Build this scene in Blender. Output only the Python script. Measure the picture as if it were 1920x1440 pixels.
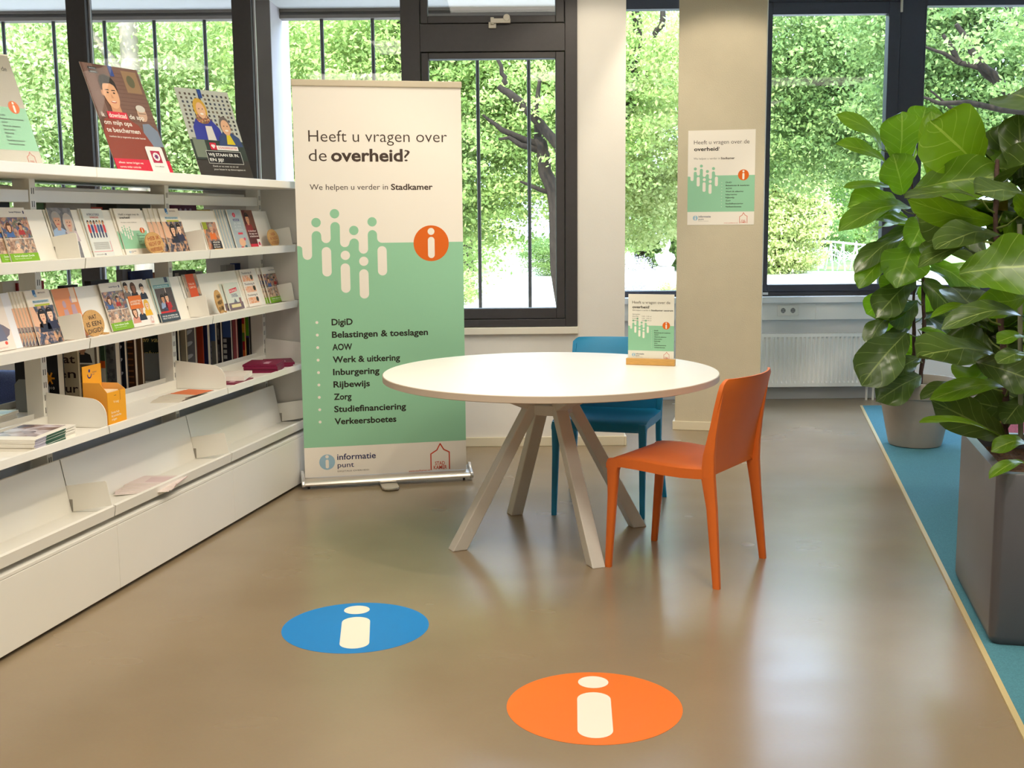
import bpy, math, random
import numpy as np
from mathutils import Matrix, Vector

for _o in list(bpy.data.objects):
    bpy.data.objects.remove(_o)
S = bpy.context.scene
COL = S.collection

# ------------------------------------------------------------------ camera
F_PX, PITCH, ROLL, CAM_H = 2200.0, math.atan(313 / 2200.0), -0.009, 1.40
cam_d = bpy.data.cameras.new('camera')
cam_d.sensor_width = 36.0
cam_d.lens = F_PX / 1920 * 36.0
cam_d.clip_end = 500
cam = bpy.data.objects.new('camera', cam_d)
COL.objects.link(cam)
cam.matrix_world = (Matrix.Translation((0, 0, CAM_H)) @ Matrix.Rotation(math.pi / 2 - PITCH, 4, 'X')
                    @ Matrix.Rotation(ROLL, 4, 'Z'))
S.camera = cam

# ------------------------------------------------------------------ view, world, sun, ceiling lights
S.view_settings.view_transform = 'Standard'
S.view_settings.look = 'None'
S.view_settings.gamma = 1.0
S.view_settings.use_curve_mapping = False
S.view_settings.exposure = 0.0
try:
    S.cycles.use_denoising = True
    S.cycles.max_bounces = 10
    S.cycles.transparent_max_bounces = 24
    S.cycles.sample_clamp_indirect = 3.0
    S.cycles.caustics_reflective = False
    S.cycles.caustics_refractive = False
    S.cycles.blur_glossy = 1.0
except Exception:
    pass

W = bpy.data.worlds.new('sky')
S.world = W
W.use_nodes = True
_bg = W.node_tree.nodes['Background']
_bg.inputs['Color'].default_value = (0.56, 0.70, 1.0, 1)
_bg.inputs['Strength'].default_value = 10

_sl = bpy.data.lights.new('sun', 'SUN')
_sl.energy = 7.5
_sl.angle = math.radians(1.0)
_sl.color = (1.0, 0.95, 0.86)
_so = bpy.data.objects.new('sun', _sl)
COL.objects.link(_so)
_so.rotation_euler = (math.radians(40), 0, math.radians(-38))


def ceiling_light(x, y, sx, sy, watts, color=(1.0, 0.91, 0.78)):
    l = bpy.data.lights.new('ceiling_lamp', 'AREA')
    l.shape = 'RECTANGLE'
    l.size, l.size_y = sx, sy
    l.energy = watts
    l.color = color
    o = bpy.data.objects.new('ceiling_lamp', l)
    COL.objects.link(o)
    o.location = (x, y, 2.98)
    return o


for _x, _y, _w in ((-1.6, 0.6, 52), (0.9, 0.6, 46), (3.2, 0.6, 30), (-0.6, 3.0, 42), (1.5, 3.0, 40), (0.2, 5.3, 34),
                   (3.6, 3.4, 22), (-3.8, 2.0, 30)):
    ceiling_light(_x, _y, 1.3, 0.9, _w * 0.78)


def ceiling_spot(x, y, tx, ty, tz, watts, deg, blend=0.35):
    l = bpy.data.lights.new('ceiling_spot', 'SPOT')
    l.energy = watts
    l.color = (1.0, 0.89, 0.72)
    l.spot_size = math.radians(deg)
    l.spot_blend = blend
    l.shadow_soft_size = 0.05
    o = bpy.data.objects.new('ceiling_spot', l)
    COL.objects.link(o)
    o.location = (x, y, 2.95)
    d = Vector((tx, ty, tz)) - o.location
    o.rotation_euler = d.to_track_quat('-Z', 'Y').to_euler()


ceiling_spot(1.15, 6.55, 1.33, 7.58, 1.45, 44, 82)
ceiling_spot(0.50, 6.2, 0.55, 7.1, 1.5, 24, 84)
ceiling_spot(0.1, 2.6, -1.55, 3.9, 0.5, 60, 75)
ceiling_spot(0.5, 4.2, -1.1, 5.4, 0.6, 60, 75)
ceiling_spot(1.9, 5.2, 2.3, 6.9, 1.0, 85, 60)  # unseen spot added for harder light on the fig in the round pot
ceiling_spot(1.2, 2.4, 1.85, 4.0, 1.1, 70, 60)  # unseen spot added to bring highlights to the planter figs

# ------------------------------------------------------------------ pixel helpers (lay things out at their real depth)
_fw = Vector((0, math.cos(PITCH), -math.sin(PITCH)))
_up = Vector((0, math.sin(PITCH), math.cos(PITCH)))
_rt = Vector((1, 0, 0))
_cr, _sr = math.cos(ROLL), math.sin(ROLL)
EYE = Vector((0, 0, CAM_H))


def ray(x, y):
    u, v = x - 960, y - 720
    a = (u * _cr + v * _sr) / F_PX
    b = (-u * _sr + v * _cr) / F_PX
    return _fw + _rt * a - _up * b


def at_y(x, y, Y):
    r = ray(x, y)
    return EYE + r * (Y / r.y)


def at_z(x, y, z=0.0):
    r = ray(x, y)
    return EYE + r * ((z - CAM_H) / r.z)


def at_plane(x, y, p, n):
    r = ray(x, y)
    return EYE + r * ((Vector(p) - EYE).dot(n) / r.dot(n))


# ------------------------------------------------------------------ materials
def lin(c):
    return tuple(((v / 255.0) / 12.92 if v / 255.0 <= 0.04045 else ((v / 255.0 + 0.055) / 1.055) ** 2.4) for v in c)


_mats = {}


def mat(name, rgb, rough=0.5, metal=0.0, noise=0.0, scale=8.0, bump=0.0, bscale=60.0, coat=0.0, spec=0.5, rvar=0.0, stretch=None):
    if name in _mats:
        return _mats[name]
    m = bpy.data.materials.new(name)
    m.use_nodes = True
    nt = m.node_tree
    b = nt.nodes['Principled BSDF']
    c = lin(rgb)
    b.inputs['Base Color'].default_value = (*c, 1)
    b.inputs['Roughness'].default_value = rough
    b.inputs['Metallic'].default_value = metal
    b.inputs['Coat Weight'].default_value = coat
    b.inputs['Specular IOR Level'].default_value = spec
    if noise or bump or rvar:
        tc = nt.nodes.new('ShaderNodeTexCoord')
        src = tc.outputs['Object']
        if stretch:
            mp = nt.nodes.new('ShaderNodeMapping')
            mp.inputs['Scale'].default_value = stretch
            nt.links.new(src, mp.inputs['Vector'])
            src = mp.outputs['Vector']
    if noise or rvar:
        n = nt.nodes.new('ShaderNodeTexNoise')
        n.inputs['Scale'].default_value = scale
        n.inputs['Detail'].default_value = 6
        nt.links.new(src, n.inputs['Vector'])
        if noise:
            r = nt.nodes.new('ShaderNodeValToRGB')
            r.color_ramp.elements[0].position = 0.25
            r.color_ramp.elements[1].position = 0.75
            r.color_ramp.elements[0].color = (*[v * (1 - noise) for v in c], 1)
            r.color_ramp.elements[1].color = (*[min(1, v * (1 + noise)) for v in c], 1)
            nt.links.new(n.outputs['Fac'], r.inputs['Fac'])
            nt.links.new(r.outputs['Color'], b.inputs['Base Color'])
        if rvar:
            mr = nt.nodes.new('ShaderNodeMapRange')
            mr.inputs['To Min'].default_value = rough - rvar
            mr.inputs['To Max'].default_value = rough + rvar
            mr.inputs['From Min'].default_value = 0.3
            mr.inputs['From Max'].default_value = 0.7
            nt.links.new(n.outputs['Fac'], mr.inputs['Value'])
            nt.links.new(mr.outputs['Result'], b.inputs['Roughness'])
    if bump:
        n2 = nt.nodes.new('ShaderNodeTexNoise')
        n2.inputs['Scale'].default_value = bscale
        n2.inputs['Detail'].default_value = 4
        nt.links.new(src, n2.inputs['Vector'])
        bp = nt.nodes.new('ShaderNodeBump')
        bp.inputs['Strength'].default_value = bump
        bp.inputs['Distance'].default_value = 0.01
        nt.links.new(n2.outputs['Fac'], bp.inputs['Height'])
        nt.links.new(bp.outputs['Normal'], b.inputs['Normal'])
    _mats[name] = m
    return m


def P(r, g, b, rough=0.45):
    """printed ink or painted colour"""
    return mat('print_%d_%d_%d_%d' % (r, g, b, int(rough * 100)), (r, g, b), rough, spec=0.22)


def glass_mat(name, tint=(1, 1, 1), ior=1.35):
    if name in _mats:
        return _mats[name]
    m = bpy.data.materials.new(name)
    m.use_nodes = True
    nt = m.node_tree
    nt.nodes.clear()
    o = nt.nodes.new('ShaderNodeOutputMaterial')
    t = nt.nodes.new('ShaderNodeBsdfTransparent')
    t.inputs['Color'].default_value = (*tint, 1)
    g = nt.nodes.new('ShaderNodeBsdfGlossy')
    g.inputs['Roughness'].default_value = 0.02
    fr = nt.nodes.new('ShaderNodeFresnel')
    gm = nt.nodes.new('ShaderNodeNewGeometry')
    mr = nt.nodes.new('ShaderNodeMapRange')      # same reflectance from either side of the pane
    mr.inputs['To Min'].default_value = ior
    mr.inputs['To Max'].default_value = 1 / ior
    nt.links.new(gm.outputs['Backfacing'], mr.inputs['Value'])
    nt.links.new(mr.outputs['Result'], fr.inputs['IOR'])
    mx = nt.nodes.new('ShaderNodeMixShader')
    nt.links.new(fr.outputs['Fac'], mx.inputs['Fac'])
    nt.links.new(t.outputs['BSDF'], mx.inputs[1])
    nt.links.new(g.outputs['BSDF'], mx.inputs[2])
    nt.links.new(mx.outputs['Shader'], o.inputs['Surface'])
    _mats[name] = m
    return m


def photo_mat(name, palette, scale=40.0):
    """a printed photograph seen from afar: soft blotches of a few inks"""
    if name in _mats:
        return _mats[name]
    m = bpy.data.materials.new(name)
    m.use_nodes = True
    nt = m.node_tree
    b = nt.nodes['Principled BSDF']
    b.inputs['Roughness'].default_value = 0.4
    tc = nt.nodes.new('ShaderNodeTexCoord')
    n = nt.nodes.new('ShaderNodeTexNoise')
    n.inputs['Scale'].default_value = scale
    n.inputs['Detail'].default_value = 3
    v = nt.nodes.new('ShaderNodeTexVoronoi')
    v.inputs['Scale'].default_value = scale * 1.3
    mixv = nt.nodes.new('ShaderNodeMath')
    mixv.operation = 'MULTIPLY_ADD'
    mixv.inputs[1].default_value = 0.55
    nt.links.new(tc.outputs['Object'], n.inputs['Vector'])
    nt.links.new(tc.outputs['Object'], v.inputs['Vector'])
    sep = nt.nodes.new('ShaderNodeSeparateColor')
    nt.links.new(v.outputs['Color'], sep.inputs['Color'])
    nt.links.new(sep.outputs['Red'], mixv.inputs[0])
    sc = nt.nodes.new('ShaderNodeMath')
    sc.operation = 'MULTIPLY'
    sc.inputs[1].default_value = 0.45
    nt.links.new(n.outputs['Fac'], sc.inputs[0])
    nt.links.new(sc.outputs['Value'], mixv.inputs[2])
    r = nt.nodes.new('ShaderNodeValToRGB')
    r.color_ramp.interpolation = 'LINEAR'
    k = len(palette)
    while len(r.color_ramp.elements) < k:
        r.color_ramp.elements.new(0.5)
    for i, c in enumerate(palette):
        r.color_ramp.elements[i].position = 0.12 + 0.76 * i / max(1, k - 1)
        r.color_ramp.elements[i].color = (*lin(c), 1)
    nt.links.new(mixv.outputs['Value'], r.inputs['Fac'])
    nt.links.new(r.outputs['Color'], b.inputs['Base Color'])
    _mats[name] = m
    return m


WHITE_METAL = mat('white_lacquered_steel', (238, 234, 224), 0.35, noise=0.015, scale=3)
WALL_WHITE = mat('wall_white_paint', (240, 234, 224), 0.75, noise=0.02, scale=5, bump=0.08, bscale=220)
WALL_BLUE = mat('wall_cool_paint', (236, 239, 245), 0.7, noise=0.015, scale=5, bump=0.05, bscale=220)
PILLAR_M = mat('pillar_plaster', (203, 191, 165), 0.8, noise=0.03, scale=9, bump=0.25, bscale=150)
FRAME = mat('window_frame_anthracite', (58, 53, 52), 0.5, noise=0.08, scale=40, bump=0.05, bscale=300)
FRAME_B = mat('window_frame_blue_black', (56, 56, 66), 0.45, noise=0.06, scale=40)
GLASS = glass_mat('window_glass', (0.97, 1.0, 0.985))
ACRYLIC = glass_mat('clear_acrylic', (0.98, 0.99, 0.985), 1.12)
TABLE_W = mat('table_laminate', (243, 240, 230), 0.38, noise=0.01, scale=6)
TABLE_EDGE = mat('table_edge_band', (196, 178, 158), 0.5)
LEG_M = mat('table_leg_powder_coat', (204, 198, 188), 0.42, noise=0.02, scale=30)
ORANGE = mat('orange_plastic', (214, 104, 30), 0.5, noise=0.02, scale=20, bump=0.06, bscale=400)
BLUE = mat('petrol_plastic', (10, 128, 172), 0.45, noise=0.02, scale=20, bump=0.06, bscale=400)
ALU = mat('brushed_aluminium', (206, 200, 190), 0.32, 0.85, noise=0.04, scale=4, stretch=(1, 60, 60))
BLACK = mat('black_plastic', (24, 23, 24), 0.5, noise=0.05, scale=30)
WOOD = mat('bamboo_wood', (204, 156, 84), 0.45, noise=0.16, scale=14, stretch=(2, 30, 30))
CORK = mat('cork_board', (196, 152, 92), 0.8, noise=0.16, scale=160, bump=0.15, bscale=300)
POT_GREY = mat('pot_warm_grey', (166, 156, 144), 0.6, noise=0.03, scale=20, bump=0.05, bscale=250)
POT_DARK = mat('planter_anthracite', (84, 82, 86), 0.32, noise=0.06, scale=6, bump=0.04, bscale=250)
SOIL = mat('bark_chips', (88, 62, 44), 0.95, noise=0.5, scale=60, bump=0.9, bscale=80)
STEM = mat('stem_bark', (70, 48, 40), 0.8, noise=0.3, scale=60, bump=0.4, bscale=120)
PAGE = mat('page_edges', (222, 208, 184), 0.8, noise=0.12, scale=6, stretch=(200, 1, 1))
PAPER = P(240, 234, 222)


def floor_material():
    m = bpy.data.materials.new('linoleum_floor')
    m.use_nodes = True
    nt = m.node_tree
    b = nt.nodes['Principled BSDF']
    tc = nt.nodes.new('ShaderNodeTexCoord')
    n1 = nt.nodes.new('ShaderNodeTexNoise')
    n1.inputs['Scale'].default_value = 1.7
    n1.inputs['Detail'].default_value = 3
    n1.inputs['Roughness'].default_value = 0.5
    n2 = nt.nodes.new('ShaderNodeTexNoise')
    n2.inputs['Scale'].default_value = 90
    n2.inputs['Detail'].default_value = 3
    mp = nt.nodes.new('ShaderNodeMapping')
    mp.inputs['Rotation'].default_value = (0, 0, 0.3)
    mp.inputs['Scale'].default_value = (2.2, 5, 1)
    n3 = nt.nodes.new('ShaderNodeTexNoise')
    n3.inputs['Scale'].default_value = 1.0
    n3.inputs['Detail'].default_value = 1
    nt.links.new(tc.outputs['Object'], n1.inputs['Vector'])
    nt.links.new(tc.outputs['Object'], n2.inputs['Vector'])
    nt.links.new(tc.outputs['Object'], mp.inputs['Vector'])
    nt.links.new(mp.outputs['Vector'], n3.inputs['Vector'])
    r = nt.nodes.new('ShaderNodeValToRGB')
    r.color_ramp.elements[0].position = 0.3
    r.color_ramp.elements[1].position = 0.72
    r.color_ramp.elements[0].color = (*lin((141, 122, 96)), 1)
    r.color_ramp.elements[1].color = (*lin((149, 130, 103)), 1)
    nt.links.new(n1.outputs['Fac'], r.inputs['Fac'])
    mx = nt.nodes.new('ShaderNodeMix')
    mx.data_type = 'RGBA'
    mx.blend_type = 'OVERLAY'
    mx.inputs['Factor'].default_value = 0.04
    nt.links.new(r.outputs['Color'], mx.inputs['A'])
    nt.links.new(n2.outputs['Color'], mx.inputs['B'])
    nt.links.new(mx.outputs['Result'], b.inputs['Base Color'])
    mr = nt.nodes.new('ShaderNodeMapRange')
    mr.inputs['From Min'].default_value = 0.3
    mr.inputs['From Max'].default_value = 0.7
    mr.inputs['To Min'].default_value = 0.225
    mr.inputs['To Max'].default_value = 0.285
    ad = nt.nodes.new('ShaderNodeMath')
    ad.operation = 'ADD'
    ml = nt.nodes.new('ShaderNodeMath')
    ml.operation = 'MULTIPLY'
    ml.inputs[1].default_value = 0.5
    nt.links.new(n1.outputs['Fac'], ad.inputs[0])
    nt.links.new(n3.outputs['Fac'], ad.inputs[1])
    nt.links.new(ad.outputs['Value'], ml.inputs[0])
    nt.links.new(ml.outputs['Value'], mr.inputs['Value'])
    nt.links.new(mr.outputs['Result'], b.inputs['Roughness'])
    b.inputs['Specular IOR Level'].default_value = 0.9
    return m


def leaf_material(name, base, vein, rough=0.38, trans=0.35, tcol=None):
    m = bpy.data.materials.new(name)
    m.use_nodes = True
    nt = m.node_tree
    b = nt.nodes['Principled BSDF']
    out = nt.nodes['Material Output']
    uv = nt.nodes.new('ShaderNodeUVMap')
    sp = nt.nodes.new('ShaderNodeSeparateXYZ')
    nt.links.new(uv.outputs['UV'], sp.inputs['Vector'])

    def mth(op, a, c=None, d=None):
        n = nt.nodes.new('ShaderNodeMath')
        n.operation = op
        for i, q in enumerate((a, c, d)):
            if q is None:
                continue
            if isinstance(q, (int, float)):
                n.inputs[i].default_value = q
            else:
                nt.links.new(q, n.inputs[i])
        return n.outputs['Value']
    u = mth('ABSOLUTE', mth('MULTIPLY_ADD', sp.outputs['X'], 2.0, -1.0))
    mid = mth('LESS_THAN', u, 0.035)
    t = mth('SUBTRACT', mth('MULTIPLY', sp.outputs['Y'], 5.5), mth('MULTIPLY', u, 1.7))
    fr = mth('ABSOLUTE', mth('SUBTRACT', mth('FRACT', t), 0.5))
    side = mth('LESS_THAN', fr, 0.024)
    v = mth('MAXIMUM', mid, mth('MULTIPLY', side, 0.75))
    tc = nt.nodes.new('ShaderNodeTexCoord')
    n = nt.nodes.new('ShaderNodeTexNoise')
    n.inputs['Scale'].default_value = 5.0
    nt.links.new(tc.outputs['Object'], n.inputs['Vector'])
    r = nt.nodes.new('ShaderNodeValToRGB')
    r.color_ramp.elements[0].position = 0.3
    r.color_ramp.elements[1].position = 0.7
    c = lin(base)
    r.color_ramp.elements[0].color = (*[q * 0.75 for q in c], 1)
    r.color_ramp.elements[1].color = (*[min(1, q * 1.3) for q in c], 1)
    nt.links.new(n.outputs['Fac'], r.inputs['Fac'])
    mx = nt.nodes.new('ShaderNodeMix')
    mx.data_type = 'RGBA'
    nt.links.new(v, mx.inputs['Factor'])
    nt.links.new(r.outputs['Color'], mx.inputs['A'])
    mx.inputs['B'].default_value = (*lin(vein), 1)
    nt.links.new(mx.outputs['Result'], b.inputs['Base Color'])
    b.inputs['Roughness'].default_value = rough
    bp = nt.nodes.new('ShaderNodeBump')
    bp.inputs['Strength'].default_value = 0.42
    bp.inputs['Distance'].default_value = 0.006
    n3 = nt.nodes.new('ShaderNodeTexNoise')
    n3.inputs['Scale'].default_value = 14.0
    n3.inputs['Detail'].default_value = 1.0
    nt.links.new(tc.outputs['Object'], n3.inputs['Vector'])
    nt.links.new(mth('SUBTRACT', mth('MULTIPLY', n3.outputs['Fac'], 2.2), mth('MULTIPLY', v, .5)), bp.inputs['Height'])
    nt.links.new(bp.outputs['Normal'], b.inputs['Normal'])
    tr = nt.nodes.new('ShaderNodeBsdfTranslucent')
    tr.inputs['Color'].default_value = (*lin(tcol or (150, 180, 40)), 1)
    ms = nt.nodes.new('ShaderNodeMixShader')
    ms.inputs['Fac'].default_value = trans
    nt.links.new(b.outputs['BSDF'], ms.inputs[1])
    nt.links.new(tr.outputs['BSDF'], ms.inputs[2])
    nt.links.new(ms.outputs['Shader'], out.inputs['Surface'])
    return m


def tree_leaf_material(name, c0, c1, trans=0.35):
    """each leaf has its own shade of green"""
    m = bpy.data.materials.new(name)
    m.use_nodes = True
    nt = m.node_tree
    b = nt.nodes['Principled BSDF']
    out = nt.nodes['Material Output']
    at = nt.nodes.new('ShaderNodeAttribute')
    at.attribute_name = 'tone'
    r = nt.nodes.new('ShaderNodeValToRGB')
    r.color_ramp.elements[0].color = (*[v * .74 for v in lin(c0)], 1)
    r.color_ramp.elements[1].color = (*[v * .80 for v in lin(c1)], 1)
    nt.links.new(at.outputs['Fac'], r.inputs['Fac'])
    nt.links.new(r.outputs['Color'], b.inputs['Base Color'])
    b.inputs['Roughness'].default_value = 0.5
    b.inputs['Specular IOR Level'].default_value = 0.15
    tr = nt.nodes.new('ShaderNodeBsdfTranslucent')
    nt.links.new(r.outputs['Color'], tr.inputs['Color'])
    ms = nt.nodes.new('ShaderNodeMixShader')
    ms.inputs['Fac'].default_value = trans
    nt.links.new(b.outputs['BSDF'], ms.inputs[1])
    nt.links.new(tr.outputs['BSDF'], ms.inputs[2])
    nt.links.new(ms.outputs['Shader'], out.inputs['Surface'])
    return m


# ------------------------------------------------------------------ text outlines from the built-in font
_txt = {}


def text_geo(s, bold=0.0, shear=0.0):
    k = (s, bold, shear)
    if k in _txt:
        return _txt[k]
    cu = bpy.data.curves.new('lettering', 'FONT')
    cu.body = s
    cu.size = 1.0
    cu.resolution_u = 3
    cu.offset = bold
    cu.shear = shear
    ob = bpy.data.objects.new('lettering', cu)
    me = ob.to_mesh()
    vs = [(v.co.x, v.co.y) for v in me.vertices]
    fs = [tuple(p.vertices) for p in me.polygons]
    ob.to_mesh_clear()
    bpy.data.objects.remove(ob)
    bpy.data.curves.remove(cu)
    _txt[k] = (vs, fs)
    return _txt[k]


_h = text_geo('H')[0]
CAP = max(v[1] for v in _h) - min(v[1] for v in _h)


# ------------------------------------------------------------------ mesh builder
class MB:
    def __init__(self):
        self.v, self.f, self.m, self.mats, self.uv = [], [], [], [], None

    def mi(self, material):
        if material not in self.mats:
            self.mats.append(material)
        return self.mats.index(material)

    def add(self, vs, fs, material):
        o = len(self.v)
        i = self.mi(material)
        self.v += [tuple(q) for q in vs]
        for f in fs:
            self.f.append(tuple(o + q for q in f))
            self.m.append(i)

    def box(self, x0, x1, y0, y1, z0, z1, material):
        vs = [(x, y, z) for z in (z0, z1) for y in (y0, y1) for x in (x0, x1)]
        self.add(vs, [(0, 2, 3, 1), (4, 5, 7, 6), (0, 1, 5, 4), (2, 6, 7, 3), (0, 4, 6, 2), (1, 3, 7, 5)], material)
        return self

    def extrude(self, pts, vec, material):
        """closed loop of 3-D points swept by a vector"""
        n = len(pts)
        vec = Vector(vec)
        a = [Vector(p) for p in pts]
        b = [p + vec for p in a]
        fs = [tuple(range(n - 1, -1, -1)), tuple(range(n, 2 * n))]
        fs += [(i, (i + 1) % n, n + (i + 1) % n, n + i) for i in range(n)]
        self.add(a + b, fs, material)
        return self

    def strip(self, prof, x0, x1, t, material):
        """sheet-metal profile: open polyline of (y, z) given thickness t, extruded in x"""
        n = len(prof)
        offs = []
        for i in range(n):
            a = Vector(prof[max(0, i - 1)])
            b = Vector(prof[min(n - 1, i + 1)])
            d = (b - a).normalized()
            nn = Vector((-d.y, d.x))
            p0, p1 = Vector(prof[max(0, i - 1)]), Vector(prof[i])
            k = 1.0
            if 0 < i < n - 1:
                e = (p1 - p0).normalized()
                k = 1 / max(0.4, abs(e.dot(d)))
            offs.append(Vector(prof[i]) + nn * t * k)
        loop = [(x0, p[0], p[1]) for p in prof] + [(x0, p.x, p.y) for p in reversed(offs)]
        return self.extrude(loop, (x1 - x0, 0, 0), material)

    def tube(self, pts, radii, material, n=8, cap=True):
        pts = [Vector(p) for p in pts]
        if isinstance(radii, (int, float)):
            radii = [radii] * len(pts)
        vs, fs = [], []
        prev = None
        for i, p in enumerate(pts):
            d = (pts[min(i + 1, len(pts) - 1)] - pts[max(i - 1, 0)]).normalized()
            if prev is None:
                a = d.orthogonal().normalized()
            else:
                a = (prev - d * prev.dot(d)).normalized()
            prev = a
            b = d.cross(a)
            for k in range(n):
                t = 2 * math.pi * k / n
                vs.append(p + (a * math.cos(t) + b * math.sin(t)) * radii[i])
        for i in range(len(pts) - 1):
            for k in range(n):
                fs.append((i * n + k, i * n + (k + 1) % n, (i + 1) * n + (k + 1) % n, (i + 1) * n + k))
        if cap:
            fs.append(tuple(range(n - 1, -1, -1)))
            fs.append(tuple(range((len(pts) - 1) * n, len(pts) * n)))
        self.add(vs, fs, material)
        return self

    def lathe(self, prof, material, n=48, center=(0, 0)):
        vs, fs = [], []
        for r, z in prof:
            for k in range(n):
                t = 2 * math.pi * k / n
                vs.append((center[0] + r * math.cos(t), center[1] + r * math.sin(t), z))
        for i in range(len(prof) - 1):
            for k in range(n):
                fs.append((i * n + k, i * n + (k + 1) % n, (i + 1) * n + (k + 1) % n, (i + 1) * n + k))
        if prof[0][0] > 1e-6:
            fs.append(tuple(range(n - 1, -1, -1)))
        if prof[-1][0] > 1e-6:
            fs.append(tuple(range((len(prof) - 1) * n, len(prof) * n)))
        self.add(vs, fs, material)
        return self

    def beam(self, p0, p1, w0, h0, w1, h1, material, side):
        """tapered rectangular bar from p0 to p1; side = direction of its width"""
        p0, p1, side = Vector(p0), Vector(p1), Vector(side)
        d = (p1 - p0).normalized()
        a = (side - d * side.dot(d)).normalized()
        b = d.cross(a)
        vs = []
        for p, w, h in ((p0, w0, h0), (p1, w1, h1)):
            for sa, sb in ((-1, -1), (1, -1), (1, 1), (-1, 1)):
                vs.append(p + a * (sa * w / 2) + b * (sb * h / 2))
        self.add(vs, [(3, 2, 1, 0), (4, 5, 6, 7), (0, 1, 5, 4), (1, 2, 6, 5), (2, 3, 7, 6), (3, 0, 4, 7)], material)
        return self

    # --- flat artwork: x right, z up, seen from -y; layers stand 0.3 mm apart
    def poly(self, pts, material, layer=1):
        y = -0.0003 * layer
        self.add([(p[0], y, p[1]) for p in pts], [tuple(range(len(pts)))], material)
        return self

    def rect(self, x0, x1, z0, z1, material, layer=1):
        return self.poly([(x0, z0), (x1, z0), (x1, z1), (x0, z1)], material, layer)

    def ell(self, cx, cz, rx, rz, material, layer=1, n=20, rot=0.0):
        c, s = math.cos(rot), math.sin(rot)
        return self.poly([(cx + rx * math.cos(2 * math.pi * k / n) * c - rz * math.sin(2 * math.pi * k / n) * s,
                           cz + rx * math.cos(2 * math.pi * k / n) * s + rz * math.sin(2 * math.pi * k / n) * c)
                          for k in range(n)], material, layer)

    def caps(self, cx, z0, z1, r, material, layer=1, n=10):
        pts = [(cx + r * math.cos(math.pi + math.pi * k / n), z0 + r + r * math.sin(math.pi + math.pi * k / n)) for k in range(n + 1)]
        pts += [(cx + r * math.cos(math.pi * k / n), z1 - r + r * math.sin(math.pi * k / n)) for k in range(n + 1)]
        return self.poly(pts, material, layer)

    def line(self, pts, w, material, layer=1):
        for a, b in zip(pts[:-1], pts[1:]):
            a, b = Vector(a), Vector(b)
            d = (b - a).normalized()
            nn = Vector((-d.y, d.x)) * w / 2
            a2, b2 = a - d * w * 0.3, b + d * w * 0.3
            self.poly([tuple(a2 - nn), tuple(b2 - nn), tuple(b2 + nn), tuple(a2 + nn)], material, layer)
        return self

    def text(self, s, x, z, cap, material, layer=2, bold=0.0, width=None, shear=0.0, rot=0.0):
        vs, fs = text_geo(s, bold, shear)
        if not vs:
            return self
        k = cap / CAP
        x0 = min(v[0] for v in vs)
        x1 = max(v[0] for v in vs)
        kx = width / (x1 - x0) if width else k
        c, sn = math.cos(rot), math.sin(rot)
        y = -0.0003 * layer
        out = []
        for v in vs:
            a, b = (v[0] - x0) * kx, v[1] * k
            out.append((x + a * c - b * sn, y, z + a * sn + b * c))
        self.add(out, fs, material)
        return self

    def build(self, name, parent=None, matrix=None, smooth=None, bevel=0.0, seg=2, subsurf=0):
        me = bpy.data.meshes.new(name)
        me.from_pydata(self.v, [], self.f)
        for q in self.mats:
            me.materials.append(q)
        if len(self.mats) > 1:
            me.polygons.foreach_set('material_index', self.m)
        if self.uv:
            lay = me.uv_layers.new(name='UVMap')
            idx = np.empty(len(me.loops), dtype=np.int32)
            me.loops.foreach_get('vertex_index', idx)
            lay.data.foreach_set('uv', np.array(self.uv, dtype=np.float32)[idx].ravel())
        if smooth is not None:
            me.polygons.foreach_set('use_smooth', [True] * len(me.polygons))
            me.set_sharp_from_angle(angle=math.radians(smooth))
        me.update()
        o = bpy.data.objects.new(name, me)
        COL.objects.link(o)
        if parent is not None:
            o.parent = parent
        if matrix is not None:
            if parent is None:
                o.matrix_world = matrix
            else:
                o.matrix_local = matrix
        if bevel:
            b = o.modifiers.new('edge', 'BEVEL')
            b.width = bevel
            b.segments = seg
            b.limit_method = 'ANGLE'
            b.angle_limit = math.radians(35)
            b.harden_normals = False
        if subsurf:
            q = o.modifiers.new('smooth', 'SUBSURF')
            q.levels = q.render_levels = subsurf
        return o


def tag(o, label, cat, group=None, kind=None):
    o['label'] = label
    o['category'] = cat
    if group:
        o['group'] = group
    if kind:
        o['kind'] = kind
    return o


def struct(o):
    o['kind'] = 'structure'
    return o


def empty(name, matrix):
    o = bpy.data.objects.new(name, None)
    o.empty_display_size = 0.1
    COL.objects.link(o)
    if not isinstance(matrix, Matrix):
        matrix = Matrix.Translation(matrix)
    o.matrix_world = matrix
    return o


def copy_tree(o, parent=None):
    c = o.copy()
    COL.objects.link(c)
    if parent is not None:
        c.parent = parent
    for ch in [q for q in bpy.data.objects if q.parent == o]:
        copy_tree(ch, c)
    return c


T = Matrix.Translation


def RZ(a):
    return Matrix.Rotation(a, 4, 'Z')


def RX(a):
    return Matrix.Rotation(a, 4, 'X')


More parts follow.
